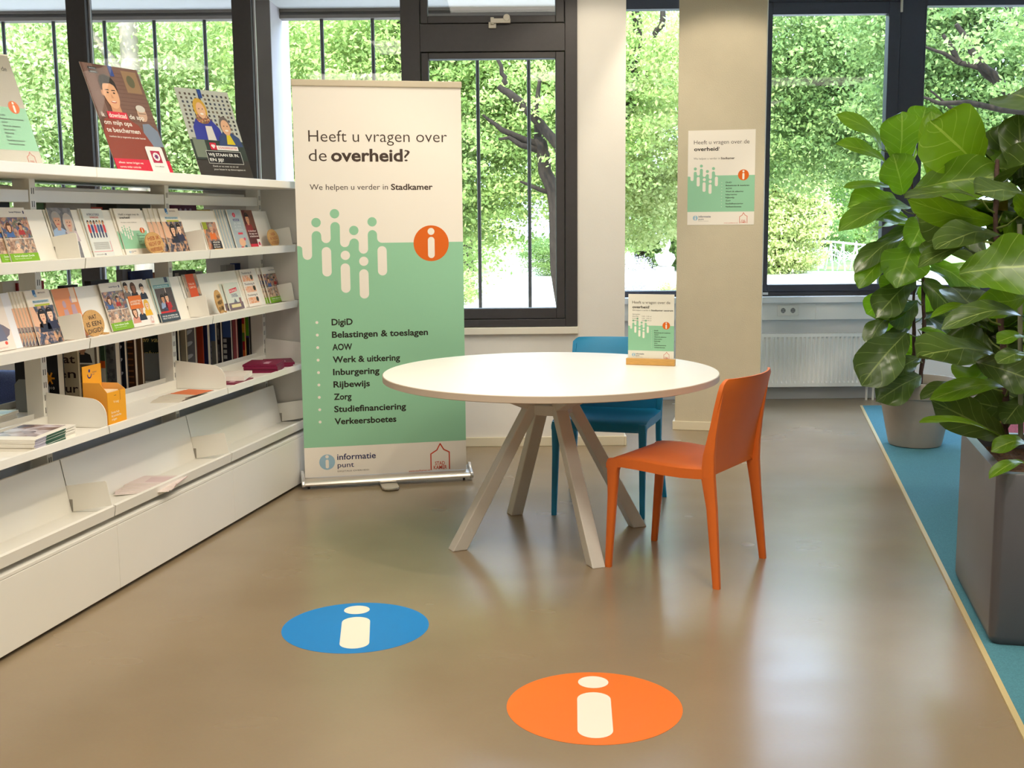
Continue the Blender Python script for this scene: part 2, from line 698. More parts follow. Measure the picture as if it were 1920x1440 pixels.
# ================================================================== THE ROOM
YW, YR = 7.12, 8.906          # window wall on the left, deeper window wall on the right
XL, XR, YB, ZC = -7.0, 6.4, -3.2, 3.0
mb = MB()
mb.box(XL - .2, XR + .2, YB - .2, YR + .1, -0.1, 0.0, floor_material())
struct(mb.build('floor'))
CEIL = mat('ceiling_paint', (238, 234, 226), 0.9, noise=0.01, scale=3)
mb = MB()
mb.box(XL - .2, XR + .2, YB - .2, YW + .12, ZC, ZC + .15, CEIL)
mb.box(0.60, XR + .2, YW + .12, YR + .14, ZC, ZC + .15, CEIL)
struct(mb.build('ceiling'))
mb = MB()
mb.box(XL - .2, XL, YB - .2, YW + .1, 0, ZC, WALL_WHITE)
struct(mb.build('wall_left'))
mb = MB()
mb.box(XR, XR + .2, YB - .2, YR + .1, 0, ZC, WALL_WHITE)
struct(mb.build('wall_right'))
mb = MB()
mb.box(XL, XR, YB - .2, YB, 0, ZC, WALL_WHITE)
struct(mb.build('wall_rear'))
mb = MB()
mb.box(XL, .401, YW, YW + .12, 0, .72, WALL_WHITE)
mb.box(.401, .689, YW, YW + .12, 0, ZC, WALL_WHITE)
mb.box(.56, .689, YW + .12, YR + .1, 0, ZC, WALL_WHITE)
struct(mb.build('wall_back'))
mb = MB()
mb.box(.689, XR, YR, YR + .1, 0, .742, WALL_BLUE)
struct(mb.build('wall_recess'))
# pillar, turned like the shelving
pa, pb = Vector((1.073, 7.640, 0)), Vector((1.606, 7.521, 0))
pd = (pb - pa).normalized()
PANG = math.atan2(pd.y, pd.x)
PILM = T(pa) @ RZ(PANG)
PW = (pb - pa).length
mb = MB()
mb.box(0, PW, 0, .42, 0, ZC, PILLAR_M)
struct(mb.build('wall_pillar', matrix=PILM, bevel=.004))
BASE = mat('baseboard_paint', (226, 214, 186), 0.5)
mb = MB()
mb.box(-.014, PW + .014, -.014, .434, 0, .058, BASE)
struct(mb.build('baseboard_pillar', matrix=PILM, bevel=.003))
mb = MB()
mb.box(XL, .689, YW - .014, YW, 0, .058, BASE)
mb.box(.689, .703, YW - .014, YR - .012, 0, .058, BASE)
struct(mb.build('baseboard_back', bevel=.003))
mb = MB()
mb.box(.703, XR, YR - .012, YR, 0, .09, mat('baseboard_cool', (214, 216, 222), 0.5))
struct(mb.build('baseboard_recess', bevel=.003))


def ring(mb, x0, x1, z0, z1, w, y0, y1, m):
    wl, wr, wb, wt = w if isinstance(w, tuple) else (w,) * 4
    mb.box(x0, x0 + wl, y0, y1, z0, z1, m)
    mb.box(x1 - wr, x1, y0, y1, z0, z1, m)
    mb.box(x0 + wl, x1 - wr, y0, y1, z0, z0 + wb, m)
    mb.box(x0 + wl, x1 - wr, y0, y1, z1 - wt, z1, m)


# fixed windows to the left: posts at 0.97 m
posts_x = [-6.5, -5.53, -4.56, -3.56, -2.59, -1.621, -.636]
for i in range(len(posts_x) - 1):
    x0, x1 = posts_x[i], posts_x[i + 1]
    w = struct(empty('window_%d' % (i + 1), (x0, YW, .72)))
    mb = MB()
    mb.box(0, .113, -.02, .10, 0, ZC - .72, FRAME)
    mb.box(.113, x1 - x0, -.005, .10, 0, .10, FRAME)
    mb.box(.113, x1 - x0, -.005, .10, ZC - .78, ZC - .72, FRAME)
    mb.box(.113, .128, .03, .045, .10, ZC - .78, mat('glazing_bead', (190, 190, 196), 0.3, 0.6))
    mb.build('window_frame', w, bevel=.003)
    mb = MB()
    mb.box(.113, x1 - x0, .045, .051, .1, ZC - .78, GLASS)
    mb.build('window_pane', w)
# the tilting window between banner and wall strip
w = struct(empty('window_7', (0, YW, 0)))
mb = MB()
ring(mb, -.636, .401, .74, ZC, (.113, .072, .045, .05), -.02, .10, FRAME)
mb.box(-.523, .329, -.018, .10, 2.365, 2.524, FRAME)
mb.build('window_frame', w, bevel=.003)
mb = MB()
ring(mb, -.519, .326, .788, 2.361, (.043, .052, .064, .036), -.012, .07, FRAME)
mb.build('window_sash', w, bevel=.004)
mb = MB()
ring(mb, -.519, .326, 2.528, 2.948, (.043, .052, .042, .04), -.012, .07, FRAME)
mb.build('window_sash', w, bevel=.004)
mb = MB()
mb.box(-.476, .274, .03, .036, .852, 2.325, GLASS)
mb.build('window_pane', w)
mb = MB()
mb.box(-.476, .274, .03, .036, 2.57, 2.908, GLASS)
mb.build('window_pane', w)
HANDLE = mat('handle_cream', (214, 204, 184), 0.4)
mb = MB()
q0 = at_y(916, 53, YW - .03)
q1 = at_y(957, 40, YW - .03)
mb.box(q0.x, q0.x + .045, -.034, -.018, q0.z, q0.z + .035, HANDLE)
mb.box(q0.x + .012, q0.x + .032, -.05, -.03, q0.z + .02, q0.z + .06, HANDLE)
mb.box(q0.x + .012, q1.x, -.055, -.035, q1.z - .012, q1.z + .014, HANDLE)
mb.tube([(q1.x - .022, -.02, q1.z + .018), (q1.x - .022, -.06, q1.z + .018)], .02, HANDLE, 14)
mb.build('window_latch', w, bevel=.003)
# sill below it
mb = MB()
mb.box(-.70, .405, YW - .035, YW + .02, .695, .738, mat('sill_paint', (240, 232, 214), 0.4))
struct(mb.build('trim_1', bevel=.004))

# recess windows
w = struct(empty('window_8', (0, YR, 0)))
mb = MB()
ring(mb, .689, 1.86, .79, ZC, (.06, .09, .044, .098), 0, .1, FRAME_B)
mb.build('window_frame', w, bevel=.003)
mb = MB()
mb.box(.749, 1.77, .04, .046, .834, 2.902, GLASS)
mb.build('window_pane', w)
w = struct(empty('window_9', (0, YR, 0)))
mb = MB()
ring(mb, 1.86, 3.06, .79, ZC, (.04, .181, .035, .06), 0, .1, FRAME_B)
mb.build('window_frame', w, bevel=.003)
mb = MB()
ring(mb, 1.90, 2.875, .825, 2.938, (.037, .086, .05, .086), -.016, .07, FRAME_B)
mb.build('window_sash', w, bevel=.004)
mb = MB()
mb.box(1.937, 2.789, .03, .036, .875, 2.852, GLASS)
mb.build('window_pane', w)
mb = MB()
mb.box(2.868, 2.884, -.03, -.012, 2.86, 2.96, HANDLE)
mb.box(2.868, 2.884, -.03, -.012, .90, .96, HANDLE)
mb.build('window_hinge', w, bevel=.002)
mb = MB()
mb.box(1.905, 1.945, -.018, -.0155, .80, .818, P(210, 212, 214))
mb.build('window_label', w)
w = struct(empty('window_10', (0, YR, 0)))
mb = MB()
ring(mb, 3.06, 4.6, .79, ZC, (.012, .1, .07, .092), 0, .1, FRAME_B)
mb.build('window_frame', w, bevel=.003)
mb = MB()
mb.box(3.072, 4.5, .04, .046, .86, 2.908, GLASS)
mb.build('window_pane', w)
w = struct(empty('window_11', (0, YR, 0)))
mb = MB()
ring(mb, 4.6, XR, .79, ZC, (.09, .09, .07, .092), 0, .1, FRAME_B)
mb.build('window_frame', w, bevel=.003)
mb = MB()
mb.box(4.69, XR - .09, .04, .046, .86, 2.908, GLASS)
mb.build('window_pane', w)
SILLC = mat('sill_cool', (232, 234, 240), 0.35)
mb = MB()
mb.box(.689, XR, YR - .10, YR + .02, .742, .79, SILLC)
struct(mb.build('trim_2', bevel=.004))
# cable trunking with sockets
tr = tag(empty('cable_trunking', (0, YR, 0)), 'long white cable trunking below the window sill above the radiator', 'trunking')
mb = MB()
TRW = mat('trunking_white', (236, 236, 236), 0.4)
mb.box(.71, XR - .02, -.058, -.0005, .612, .7415, TRW)
mb.build('channel', tr, bevel=.003)
jx = at_y(1533, 585, YR - .06).x
for k in range(-1, 4):
    mb = MB()
    x = jx + k * .98
    mb.box(x - .016, x + .016, -.0625, -.058, .612, .742, TRW)
    mb.build('cover_joint', tr, bevel=.001)
so = tag(empty('wall_socket', (0, YR - .058, 0)), 'white double power socket on the trunking right of the pillar', 'power socket')
a0, a1 = at_y(1457, 592, YR - .06), at_y(1497, 572, YR - .06)
mb = MB()
SOCK = mat('socket_white', (236, 234, 230), 0.3)
mb.box(a0.x, a1.x, -.010, 0, a0.z, a1.z, SOCK)
mb.build('frame', so, bevel=.002)
for k in (0.27, 0.73):
    cx, cz = a0.x + (a1.x - a0.x) * k, (a0.z + a1.z) / 2
    mb = MB()
    mb.box(cx - .025, cx + .025, -.013, -.009, cz - .027, cz + .027, SOCK)
    pts = [(cx + .019 * math.cos(t * math.pi / 12), -.0134, cz + .019 * math.sin(t * math.pi / 12)) for t in range(24)]
    mb.add(pts, [tuple(range(24))], P(150, 150, 152))
    for dx in (-.009, .009):
        mb.add([(cx + dx + .003 * math.cos(t * math.pi / 4), -.0137, cz + .003 * math.sin(t * math.pi / 4)) for t in range(8)],
               [tuple(range(8))], BLACK)
    mb.box(cx - .003, cx + .003, -.0145, -.0135, cz + .014, cz + .019, P(60, 60, 62))
    mb.box(cx - .003, cx + .003, -.0145, -.0135, cz - .019, cz - .014, P(60, 60, 62))
    mb.build('socket', so)
# radiator
rd = tag(empty('radiator', (1.45, YR - .04, 0)), 'white ribbed panel radiator below the right window', 'radiator')
RADM = mat('radiator_enamel', (240, 240, 240), 0.35)
x0r, x1r = 0.0, 1.33
mb = MB()
prof = []
nr = 38
for k in range(nr):
    a = .03 + (x1r - .06) * k / nr
    st = (x1r - .06) / nr
    prof += [(a, 0), (a + st * .30, 0), (a + st * .42, .011), (a + st * .78, .011), (a + st * .9, 0)]
prof.append((x1r - .03, 0))
front = [(0, 0)] + prof + [(x1r, 0)]
vs = []
for z, flat in ((.112, 1), (.14, 1), (.155, 0), (.475, 0), (.49, 1), (.514, 1)):
    vs += [(p[0], -.105 + (0 if flat else p[1]), z) for p in front]
n = len(front)
fs = [(r * n + i, r * n + i + 1, (r + 1) * n + i + 1, (r + 1) * n + i) for r in range(5) for i in range(n - 1)]
mb.add(vs, fs, RADM)
mb.box(0, x1r, -.090, -.070, .112, .514, RADM)
mb.build('front_panel', rd, smooth=30)
mb = MB()
mb.box(0, .012, -.105, -.02, .112, .514, RADM)
mb.build('side_cover', rd, bevel=.002)
mb = MB()
mb.box(x1r - .012, x1r, -.105, -.02, .112, .514, RADM)
mb.build('side_cover', rd, bevel=.002)
mb = MB()
mb.box(.012, x1r - .012, -.104, -.02, .500, .512, RADM)
for k in range(44):
    mb.box(.03 + k * .029, .045 + k * .029, -.095, -.03, .512, .514, RADM)
mb.build('top_grille', rd)
mb = MB()
mb.tube([(1.29, -.06, .112), (1.29, -.06, .0)], .009, RADM, 10)
mb.tube([(1.24, -.06, .112), (1.24, -.06, .0)], .009, RADM, 10)
mb.build('pipe', rd, smooth=40)
mb = MB()
mb.box(.15, .18, -.02, .038, .15, .5, RADM)
mb.build('wall_bracket', rd)
mb = MB()
mb.box(1.1, 1.13, -.02, .038, .15, .5, RADM)
mb.build('wall_bracket', rd)

# carpet with a pale edge strip, laid along the turned grid
RUGD = Vector((-.2110, -.9775))
rp = Vector((2.573, 8.508))
far = rp
near = rp + RUGD * 10.6


def carpet_material():
    m = mat('teal_carpet', (80, 140, 154), 0.95, noise=0.22, scale=220, bump=0.6, bscale=500)
    return m


mb = MB()
mb.extrude([(far.x, far.y, 0.0), (near.x, near.y, 0.0), (6.3, near.y, 0.0), (6.3, far.y, 0.0)], (0, 0, .007), carpet_material())
tag(mb.build('carpet'), 'teal blue carpet on the right of the tan floor under both planters', 'carpet')
mb = MB()
nx = Vector((-RUGD.y, RUGD.x))
e = Vector((.9775, -.2110)) * -.018
mb.extrude([(far.x, far.y, 0), (far.x + e.x, far.y + e.y, 0), (near.x + e.x, near.y + e.y, 0), (near.x, near.y, 0)], (0, 0, .008),
           mat('carpet_edge_strip', (196, 176, 128), 0.5))
tag(mb.build('edge_strip'), 'narrow pale strip along the left edge of the teal carpet', 'edge strip')
g0 = at_z(1402, 1021)
mb = MB()
mb.lathe([(0.0, .0022), (.016, .0022), (.020, .001), (.026, .0016), (.030, .0)], mat('floor_plug_beige', (176, 156, 126), 0.4), 28, (g0.x, g0.y))
tag(mb.build('floor_plug', smooth=30), 'small round plug set in the tan floor right of the orange chair', 'floor plug')

# ================================================================== SHARED ARTWORK: questions about the government
BROWN = P(74, 60, 52)
DARK = P(46, 42, 36)
GREEN = P(150, 202, 166)
BONE = P(242, 234, 222)
ORNG = P(222, 104, 30)
LBLUE = P(158, 192, 212)
NAVY = P(40, 46, 92)
REDB = P(206, 72, 44)
GREY = P(120, 112, 104)
TOPICS = ['DigiD', 'Belastingen & toeslagen', 'AOW', 'Werk & uitkering', 'Inburgering', 'Rijbewijs', 'Zorg', 'Studiefinanciering', 'Verkeersboetes']


def wave(mb, ox, oz, k, right, bottom, left=0.0, L=1):
    """green field whose upper edge is a row of rounded people; ox,oz map the banner's (0,1.275)"""
    r = .024
    pts = []

    def add(x, z):
        pts.append((ox + x * k, oz + (z - 1.275) * k))
    cols = [(.113, 1.339), (.209, 1.384), (.304, 1.299), (.399, 1.341)]
    gaps = [(.064, 1.193), (.161, 1.277), (.256, 1.255), (.351, 1.22)]
    pts.append((left, bottom))
    pts.append((left, oz - .010 * k))
    add(.030, 1.262)
    add(.038, 1.255)
    N = 8
    for (gx, gz), (cx, cz) in zip(gaps, cols):
        for q in range(N + 1):
            t = math.pi + math.pi * q / N
            add(gx + r * math.cos(t), gz + r + r * math.sin(t))
        for q in range(N + 1):
            t = math.pi - math.pi * q / N
            add(cx + r * math.cos(t), cz - r + r * math.sin(t))
    for q in range(5):
        t = math.pi + math.pi / 2 * q / 4
        add(.447 + r * math.cos(t), 1.299 + r * math.sin(t))
    pts.append((right, oz))
    pts.append((right, bottom))
    mb.poly(pts, GREEN, L)
    for cx, cz in ((.113, 1.382), (.208, 1.426), (.304, 1.34), (.399, 1.383)):
        mb.ell(ox + cx * k, oz + (cz - 1.275) * k, r * k, r * k, GREEN, L)
    for cx, a, b in ((.161, 1.106, 1.257), (.255, 1.02, 1.172), (.35, .988, 1.14), (.447, 1.106, 1.258)):
        mb.caps(ox + cx * k, oz + (a - 1.275) * k, oz + (b - 1.275) * k, r * k, BONE, L + 1)
    for cx, cz in ((.257, 1.213), (.351, 1.181)):
        mb.ell(ox + cx * k, oz + (cz - 1.275) * k, r * k, r * k, BONE, L + 1)


def info_dot(mb, cx, cz, R, m, L=3, body=None):
    body = body or BONE
    mb.ell(cx, cz, R, R, m, L, 40)
    mb.ell(cx, cz + R * .66, R * .195, R * .195, body, L + 1)
    mb.caps(cx, cz - R * .83, cz + R * .36, R * .19, body, L + 1)


def house_logo(mb, x, z, k, L=2, lw=.006):
    """outline of a gabled house with two lines of lettering; x,z = bottom-left"""
    p = [(0, 0), (0, .086), (.033, .106), (.051, .140), (.070, .108), (.100, .092), (.100, 0)]
    mb.line([(x + a * k, z + b * k) for a, b in p], lw * k, REDB, L)
    mb.text('STAD', x + .022 * k, z + .024 * k, .019 * k, REDB, L, .012, .053 * k)
    mb.text('KAMER', x + .014 * k, z + .001 * k, .020 * k, REDB, L, .012, .072 * k)


def info_logo(mb, x, z, k, L=2):
    """pale blue i-disc with informatie punt; x,z = centre of the disc"""
    mb.ell(x, z, .041 * k, .041 * k, LBLUE, L, 32)
    mb.ell(x, z + .029 * k, .009 * k, .009 * k, BONE, L + 1)
    mb.caps(x, z - .034 * k, z + .014 * k, .0085 * k, BONE, L + 1)
    mb.text('informatie', x + .053 * k, z + .009 * k, .031 * k, NAVY, L, .01, .203 * k)
    mb.text('punt', x + .054 * k, z - .032 * k, .026 * k, NAVY, L, .004, .086 * k)
    mb.text('DIGITALE OVERHEID', x + .053 * k, z - .056 * k, .0075 * k, GREY, L, 0, .166 * k)


def a_poster(mb, w, sign=False, cut=0.0):
    """A-format sheet of width w, origin at its bottom-left"""
    k = w / .42
    h = w * 1.4142
    mb.box(0, w, 0, .0008, 0, h, BONE)
    line = .311 * k
    mb.rect(0, w, .083 * k, .2 * k, GREEN, 1)
    wave(mb, .002 * k, line, .40 * k, w, .2 * k - .0001, 0, 1)
    mb.text('Heeft u vragen over de', .037 * k, .508 * k, .024 * k, BROWN, 2, -.004, .346 * k)
    mb.text('overheid', .038 * k, .466 * k, .023 * k, DARK, 2, .022, .150 * k)
    mb.text('?', .190 * k, .466 * k, .023 * k, BROWN, 2, -.004)
    if sign:
        mb.text('We helpen u verder in', .038 * k, .442 * k, .012 * k, GREY, 2, 0, .165 * k)
        mb.text('Stadkamer centrum', .210 * k, .442 * k, .013 * k, DARK, 2, .02, .2 * k)
        for i, (a, b) in enumerate((('Openingstijden', ''), ('maandag', '13.00 - 17.00 uur'), ('donderdag', '13.00 - 17.00 uur'), ('vrijdag', '10.00 - 13.00 uur'))):
            mb.text(a, .038 * k, (.408 - i * .0185) * k, .009 * k, GREY, 2, 0, (.07 if i == 0 else .055) * k)
            if b:
                mb.text(b, .125 * k, (.408 - i * .0185) * k, .009 * k, GREY, 2, 0, .09 * k)
    else:
        mb.text('We helpen u verder in', .036 * k, .412 * k, .0125 * k, GREY, 2, -.003, .165 * k)
        mb.text('Stadkamer', .207 * k, .412 * k, .0125 * k, BROWN, 2, .02, .086 * k)
    info_dot(mb, .349 * k, line + .001, .034 * k, ORNG)
    for i, t in enumerate(TOPICS):
        z = (.262 - i * .019) * k
        mb.ell(.215 * k, z + .004 * k, .002 * k, .002 * k, BONE, 2, 8)
        vs = text_geo(t, .02)[0]
        wid = max(v[0] for v in vs) * .0155 * k
        mb.text(t, .240 * k, z, .0088 * k, DARK, 2, .02, wid)
    info_logo(mb, .051 * k, .044 * k, .38 * k)
    house_logo(mb, .330 * k, .010 * k, .47 * k)
    mb.text('www.stadkamer.nl', .232 * k, .009 * k, .006 * k, REDB, 2, 0, .085 * k)
    return mb


# ================================================================== ROLL-UP BANNER
BM = T((-1.105, 6.033, 0)) @ RZ(math.radians(12.33))
bn = tag(empty('rollup_banner', BM), 'tall green and cream roll-up banner standing beside the shelving', 'banner')
mb = MB()
mb.box(.014, .874, 0, .0012, .052, 2.072, BONE)
wave(mb, 0, 1.274, 1.0, .874, .55, .014, 1)
mb.rect(.014, .874, .212, .55, GREEN, 1)
mb.text('Heeft u vragen over', .088, 1.787, .057, BROWN, 2, -.006, .709)
mb.text('de', .087, 1.690, .060, BROWN, 2, -.006, .090)
mb.text('overheid', .199, 1.690, .060, BROWN, 2, .026, .366)
mb.text('?', .572, 1.690, .057, BROWN, 2, -.006, .030)
mb.text('We helpen u verder in', .087, 1.546, .028, BROWN, 2, -.002, .398)
mb.text('Stadkamer', .501, 1.545, .029, BROWN, 2, .022, .217)
info_dot(mb, .705, 1.268, .093, ORNG)
for i, t in enumerate(TOPICS):
    z = .853 - i * .0653
    mb.ell(.101, z + .016, .0075, .0075, BONE, 2, 14)
    wd = dict(zip(TOPICS, (.109, .503, .103, .352, .242, .190, .092, .378, .325)))[t]
    mb.text(t, .176, z, .0312, DARK, 2, .026, wd)
info_logo(mb, .131, .131, 1.0)
house_logo(mb, .682, .060, 1.0)
mb.text('www.stadkamer.nl', .561, .054, .010, REDB, 2, 0, .113)
mb.build('banner_print', bn)
mb = MB()
RAILM = mat('banner_rail_beige', (206, 192, 166), 0.45)
mb.box(.010, .878, -.010, .012, 2.062, 2.094, RAILM)
mb.build('top_rail', bn, bevel=.004)
mb = MB()
prof = [(-.055, .018), (-.060, .027), (-.052, .040), (-.02, .047), (-.002, .049), (.012, .060), (.034, .070), (.04, .05), (.04, .024), (.03, .016), (-.04, .016)]
mb.extrude([(0.004, y, z) for y, z in prof], (.882, 0, 0), ALU)
mb.build('cassette', bn, smooth=50)
for x in (-.006, .886):
    mb = MB()
    pr = [(-.064, .018), (-.068, .030), (-.058, .046), (-.02, .062), (.015, .088), (.038, .084), (.046, .05), (.046, .022), (.034, .012), (-.05, .012)]
    mb.extrude([(x, y, z) for y, z in pr], (.016, 0, 0), mat('end_cap_chrome', (214, 212, 210), 0.25, 0.7))
    mb.build('end_cap', bn, bevel=.003)
for x in (.03, .855):
    mb = MB()
    mb.tube([(x, -.03, .02), (x, -.03, 0)], .007, BLACK, 10)
    mb.build('levelling_foot', bn)
mb = MB()
fp = [(-.045, .07), (-.045, -.16), (-.035, -.185), (-.012, -.195), (.012, -.195), (.035, -.185), (.045, -.16), (.045, .07)]
mb.extrude([(.445 + x, y, .003) for x, y in fp], (0, 0, .012), ALU)
mb.build('swivel_foot', bn, bevel=.003)
mb = MB()
mb.tube([(.445, .012, .02), (.445, .012, 2.07)], .008, ALU, 10)
mb.build('support_pole', bn, smooth=40)

# ================================================================== WALL POSTER ON THE PILLAR, SIGN ON THE TABLE
mb = MB()
a_poster(mb, .421)
lo = at_plane(1288.5, 422, pa, Vector((-pd.y, pd.x, 0)))
tag(mb.build('wall_poster', matrix=T(lo) @ RZ(PANG) @ T((0, -.002, 0))),
    'green and cream poster stuck on the front of the pillar', 'poster')

# ================================================================== ROUND TABLE
TC = Vector((.168, 5.10, 0))
tb = tag(empty('round_table', TC), 'round white table on four splayed grey legs', 'table')
mb = MB()
R = .732
mb.lathe([(0, .699), (R - .012, .699), (R, .703), (R, .728), (R - .003, .730), (0, .730)], TABLE_W, 128)
for i, f in enumerate(mb.f):
    zs = [mb.v[q][2] for q in f]
    rs = [math.hypot(mb.v[q][0], mb.v[q][1]) for q in f]
    if min(rs) > R - .02 and min(zs) < .7295:
        mb.m[i] = 1
mb.mats.append(TABLE_EDGE)
mb.build('tabletop', tb, smooth=30)
hub = Vector((.0, -.06, 0))
feet = [Vector((-.238, 4.852, 0)), Vector((.007, 5.452, 0)), Vector((.332, 4.595, 0)), Vector((.566, 5.208, 0))]
hubs = []
for p in feet:
    q = p - TC
    d = (q - hub)
    d.z = 0
    u = d.normalized()
    top = hub + u * .10
    top.z = .585
    foot = Vector((q.x, q.y, 0))
    side = Vector((-u.y, u.x, 0))
    mb = MB()
    # mitred square tube: floor cut flat
    dirv = (top - foot).normalized()
    w = .058
    acr = w / abs(dirv.z)
    vs = []
    for c, zz in ((foot, 0.0), (top + dirv * .02, None)):
        for sa, sb in ((-1, -1), (1, -1), (1, 1), (-1, 1)):
            if zz is not None:
                vs.append(c + side * (sa * w / 2) + u * (sb * acr / 2))
            else:
                vs.append(c + side * (sa * w / 2) + u * (sb * acr / 2 * .8))
    mb.add(vs, [(3, 2, 1, 0), (4, 5, 6, 7), (0, 1, 5, 4), (1, 2, 6, 5), (2, 3, 7, 6), (3, 0, 4, 7)], LEG_M)
    leg = mb.build('leg', tb, bevel=.004)
    hubs.append((top, u, side))
    mb = MB()
    o1 = hub + u * .36
    o1.z = .690
    mb.beam(top + Vector((0, 0, .005)) + u * -.02, o1, .055, .05, .055, .022, LEG_M, side)
    mb.build('support_arm', tb, bevel=.004)
mb = MB()
hp = [hubs[i][0] for i in (0, 1, 3, 2)]
for a, b in zip(hp, hp[1:] + hp[:1]):
    a2, b2 = a.copy(), b.copy()
    a2.z = b2.z = .578
    mb.beam(a2, b2, .03, .045, .03, .045, LEG_M, (b2 - a2).cross(Vector((0, 0, 1))))
mb.build('hub_frame', tb, bevel=.003)

sg0, sg1 = at_z(1174, 684, .73), at_z(1266, 687, .73)
sdir = (sg1 - sg0).normalized()
SM = T((sg0.x, sg0.y, .7305)) @ RZ(math.atan2(sdir.y, sdir.x))
sg = tag(empty('table_sign', SM), 'small green and cream sign in a bamboo stand on the table', 'sign')
mb = MB()
mb.box(-.002, .222, .002, .030, 0, .030, WOOD)
mb.build('wooden_base', sg, bevel=.0025)
mb = MB()
a_poster(mb, .210, True)
mb.build('printed_card', sg, T((.006, .012, .024)))
mb = MB()
mb.box(.003, .219, .0095, .0115, .022, .324, ACRYLIC)
mb.build('clear_cover', sg)


# ================================================================== CHAIRS
def chair(name, label, material, feet4, group):
    """feet4: front-left, front-right, rear-left, rear-right on the floor (seen by the sitter, facing +y locally)"""
    fm = (feet4[0] + feet4[1]) / 2
    rm = (feet4[2] + feet4[3]) / 2
    fwd = (fm - rm).normalized()
    lat = (feet4[1] - feet4[0] + feet4[3] - feet4[2]).normalized()
    per = Vector((-lat.y, lat.x, 0))
    if per.dot(fwd) < 0:
        per = -per
    fwd = (fwd + per).normalized()
    c = (fm + rm) / 2
    M = T(c) @ RZ(math.atan2(fwd.y, fwd.x) - math.pi / 2)
    r = tag(empty(name, M), label, 'chair', group)
    hw = .228
    seat_z = .455
    # seat: dished sheet with rolled front
    mb = MB()
    nx, ny = 16, 16
    prof = [(-.20, seat_z - .003), (-.15, seat_z - .008), (-.08, seat_z - .012), (0, seat_z - .010), (.10, seat_z - .003),
            (.17, seat_z), (.212, seat_z - .004), (.236, seat_z - .016), (.244, seat_z - .040)]
    top, bot = [], []
    for y, z in prof:
        ww = hw - .004 + .006 * (y < -.1)
        for i in range(nx + 1):
            t = i / nx * 2 - 1
            dz = .006 * (abs(t) ** 3)
            edge = -.006 * max(0, abs(t) - .93) / .07
            top.append((t * ww, y, z + dz * (1 if y < .15 else .3) + edge))
            th = .016 if abs(t) < .85 else .038
            if y > .23:
                th = .012
            bot.append((t * ww, y - (.016 if y > .23 else 0), z - th))
    n = nx + 1
    np_ = len(prof)
    fs = [(r_ * n + i, r_ * n + i + 1, (r_ + 1) * n + i + 1, (r_ + 1) * n + i) for r_ in range(np_ - 1) for i in range(nx)]
    o = len(top)
    fs2 = [(o + r_ * n + i, o + (r_ + 1) * n + i, o + (r_ + 1) * n + i + 1, o + r_ * n + i + 1) for r_ in range(np_ - 1) for i in range(nx)]
    rim = [(i, o + i, o + i + 1, i + 1) for i in range(nx)]
    e0 = (np_ - 1) * n
    rim += [(e0 + i, e0 + i + 1, o + e0 + i + 1, o + e0 + i) for i in range(nx)]
    rim += [(r_ * n, (r_ + 1) * n, o + (r_ + 1) * n, o + r_ * n) for r_ in range(np_ - 1)]
    rim += [(r_ * n + nx, o + r_ * n + nx, o + (r_ + 1) * n + nx, (r_ + 1) * n + nx) for r_ in range(np_ - 1)]
    mb.add(top + bot, fs + fs2 + rim, material)
    mb.build('seat', r, smooth=50)
    # legs
    loc = [M.inverted() @ p for p in feet4]
    for i, p in enumerate(loc):
        s = -1 if p.x < 0 else 1
        mb = MB()
        if i < 2:
            tx = (s * (hw - .023)) * .6 + p.x * .4
            ty = .214 * .7 + p.y * .3
            pts = [(p.x, p.y, 0.0), (tx, ty, .30), (s * (hw - .021), .218, .400), (s * (hw - .021), .216, .425), (s * (hw - .022), .210, .444)]
            ws = [(.024, .026), (.031, .037), (.037, .048), (.040, .062), (.036, .060)]
        else:
            pts = [(p.x, p.y, 0.0), (s * (hw - .014), -.212, .30), (s * (hw - .012), -.196, .42), (s * (hw - .008), -.200, .50), (s * (hw - .006), -.213, .58),
                   (s * (hw - .006), -.232, .68), (s * (hw - .010), -.250, .765)]
            ws = [(.023, .028), (.027, .042), (.030, .056), (.028, .048), (.022, .034), (.016, .024), (.012, .016)]
        vs, fs = [], []
        for k, (q, (w_, d_)) in enumerate(zip(pts, ws)):
            for a in range(12):
                t = 2 * math.pi * a / 12
                cx = math.copysign(abs(math.cos(t)) ** .5, math.cos(t)) * w_ / 2
                cy = math.copysign(abs(math.sin(t)) ** .5, math.sin(t)) * d_ / 2
                vs.append((q[0] + cx, q[1] + cy, q[2]))
        for k in range(len(pts) - 1):
            for a in range(12):
                fs.append((k * 12 + a, k * 12 + (a + 1) % 12, (k + 1) * 12 + (a + 1) % 12, (k + 1) * 12 + a))
        fs.append(tuple(range(11, -1, -1)))
        fs.append(tuple(range((len(pts) - 1) * 12, len(pts) * 12)))
        mb.add(vs, fs, material)
        mb.build('leg', r, smooth=45)
    # backrest: one curved panel, hollow side towards the sitter
    mb = MB()
    rows = [(.418, -.198), (.452, -.200), (.50, -.204), (.56, -.212), (.62, -.222), (.68, -.234), (.74, -.248), (.775, -.257), (.790, -.262), (.796, -.266)]
    F, B = [], []
    nx = 20
    for z, y in rows:
        k = max(0, (z - .43)) / .36
        bow = .045 * min(1, k)
        for i in range(nx + 1):
            t = i / nx * 2 - 1
            ww = hw + .004
            if z > .77:
                ww -= .028 * ((z - .77) / .026) ** 2
            x = t * ww
            yy = y - bow * (1 - t * t) + .006
            th = .011 + .006 * abs(t) ** 6
            if z > .785:
                th *= .75
            F.append((x, yy + th / 2, z))
            B.append((x, yy - th / 2, z))
    n = nx + 1
    nr_ = len(rows)
    o = len(F)
    fs = [(q * n + i, (q + 1) * n + i, (q + 1) * n + i + 1, q * n + i + 1) for q in range(nr_ - 1) for i in range(nx)]
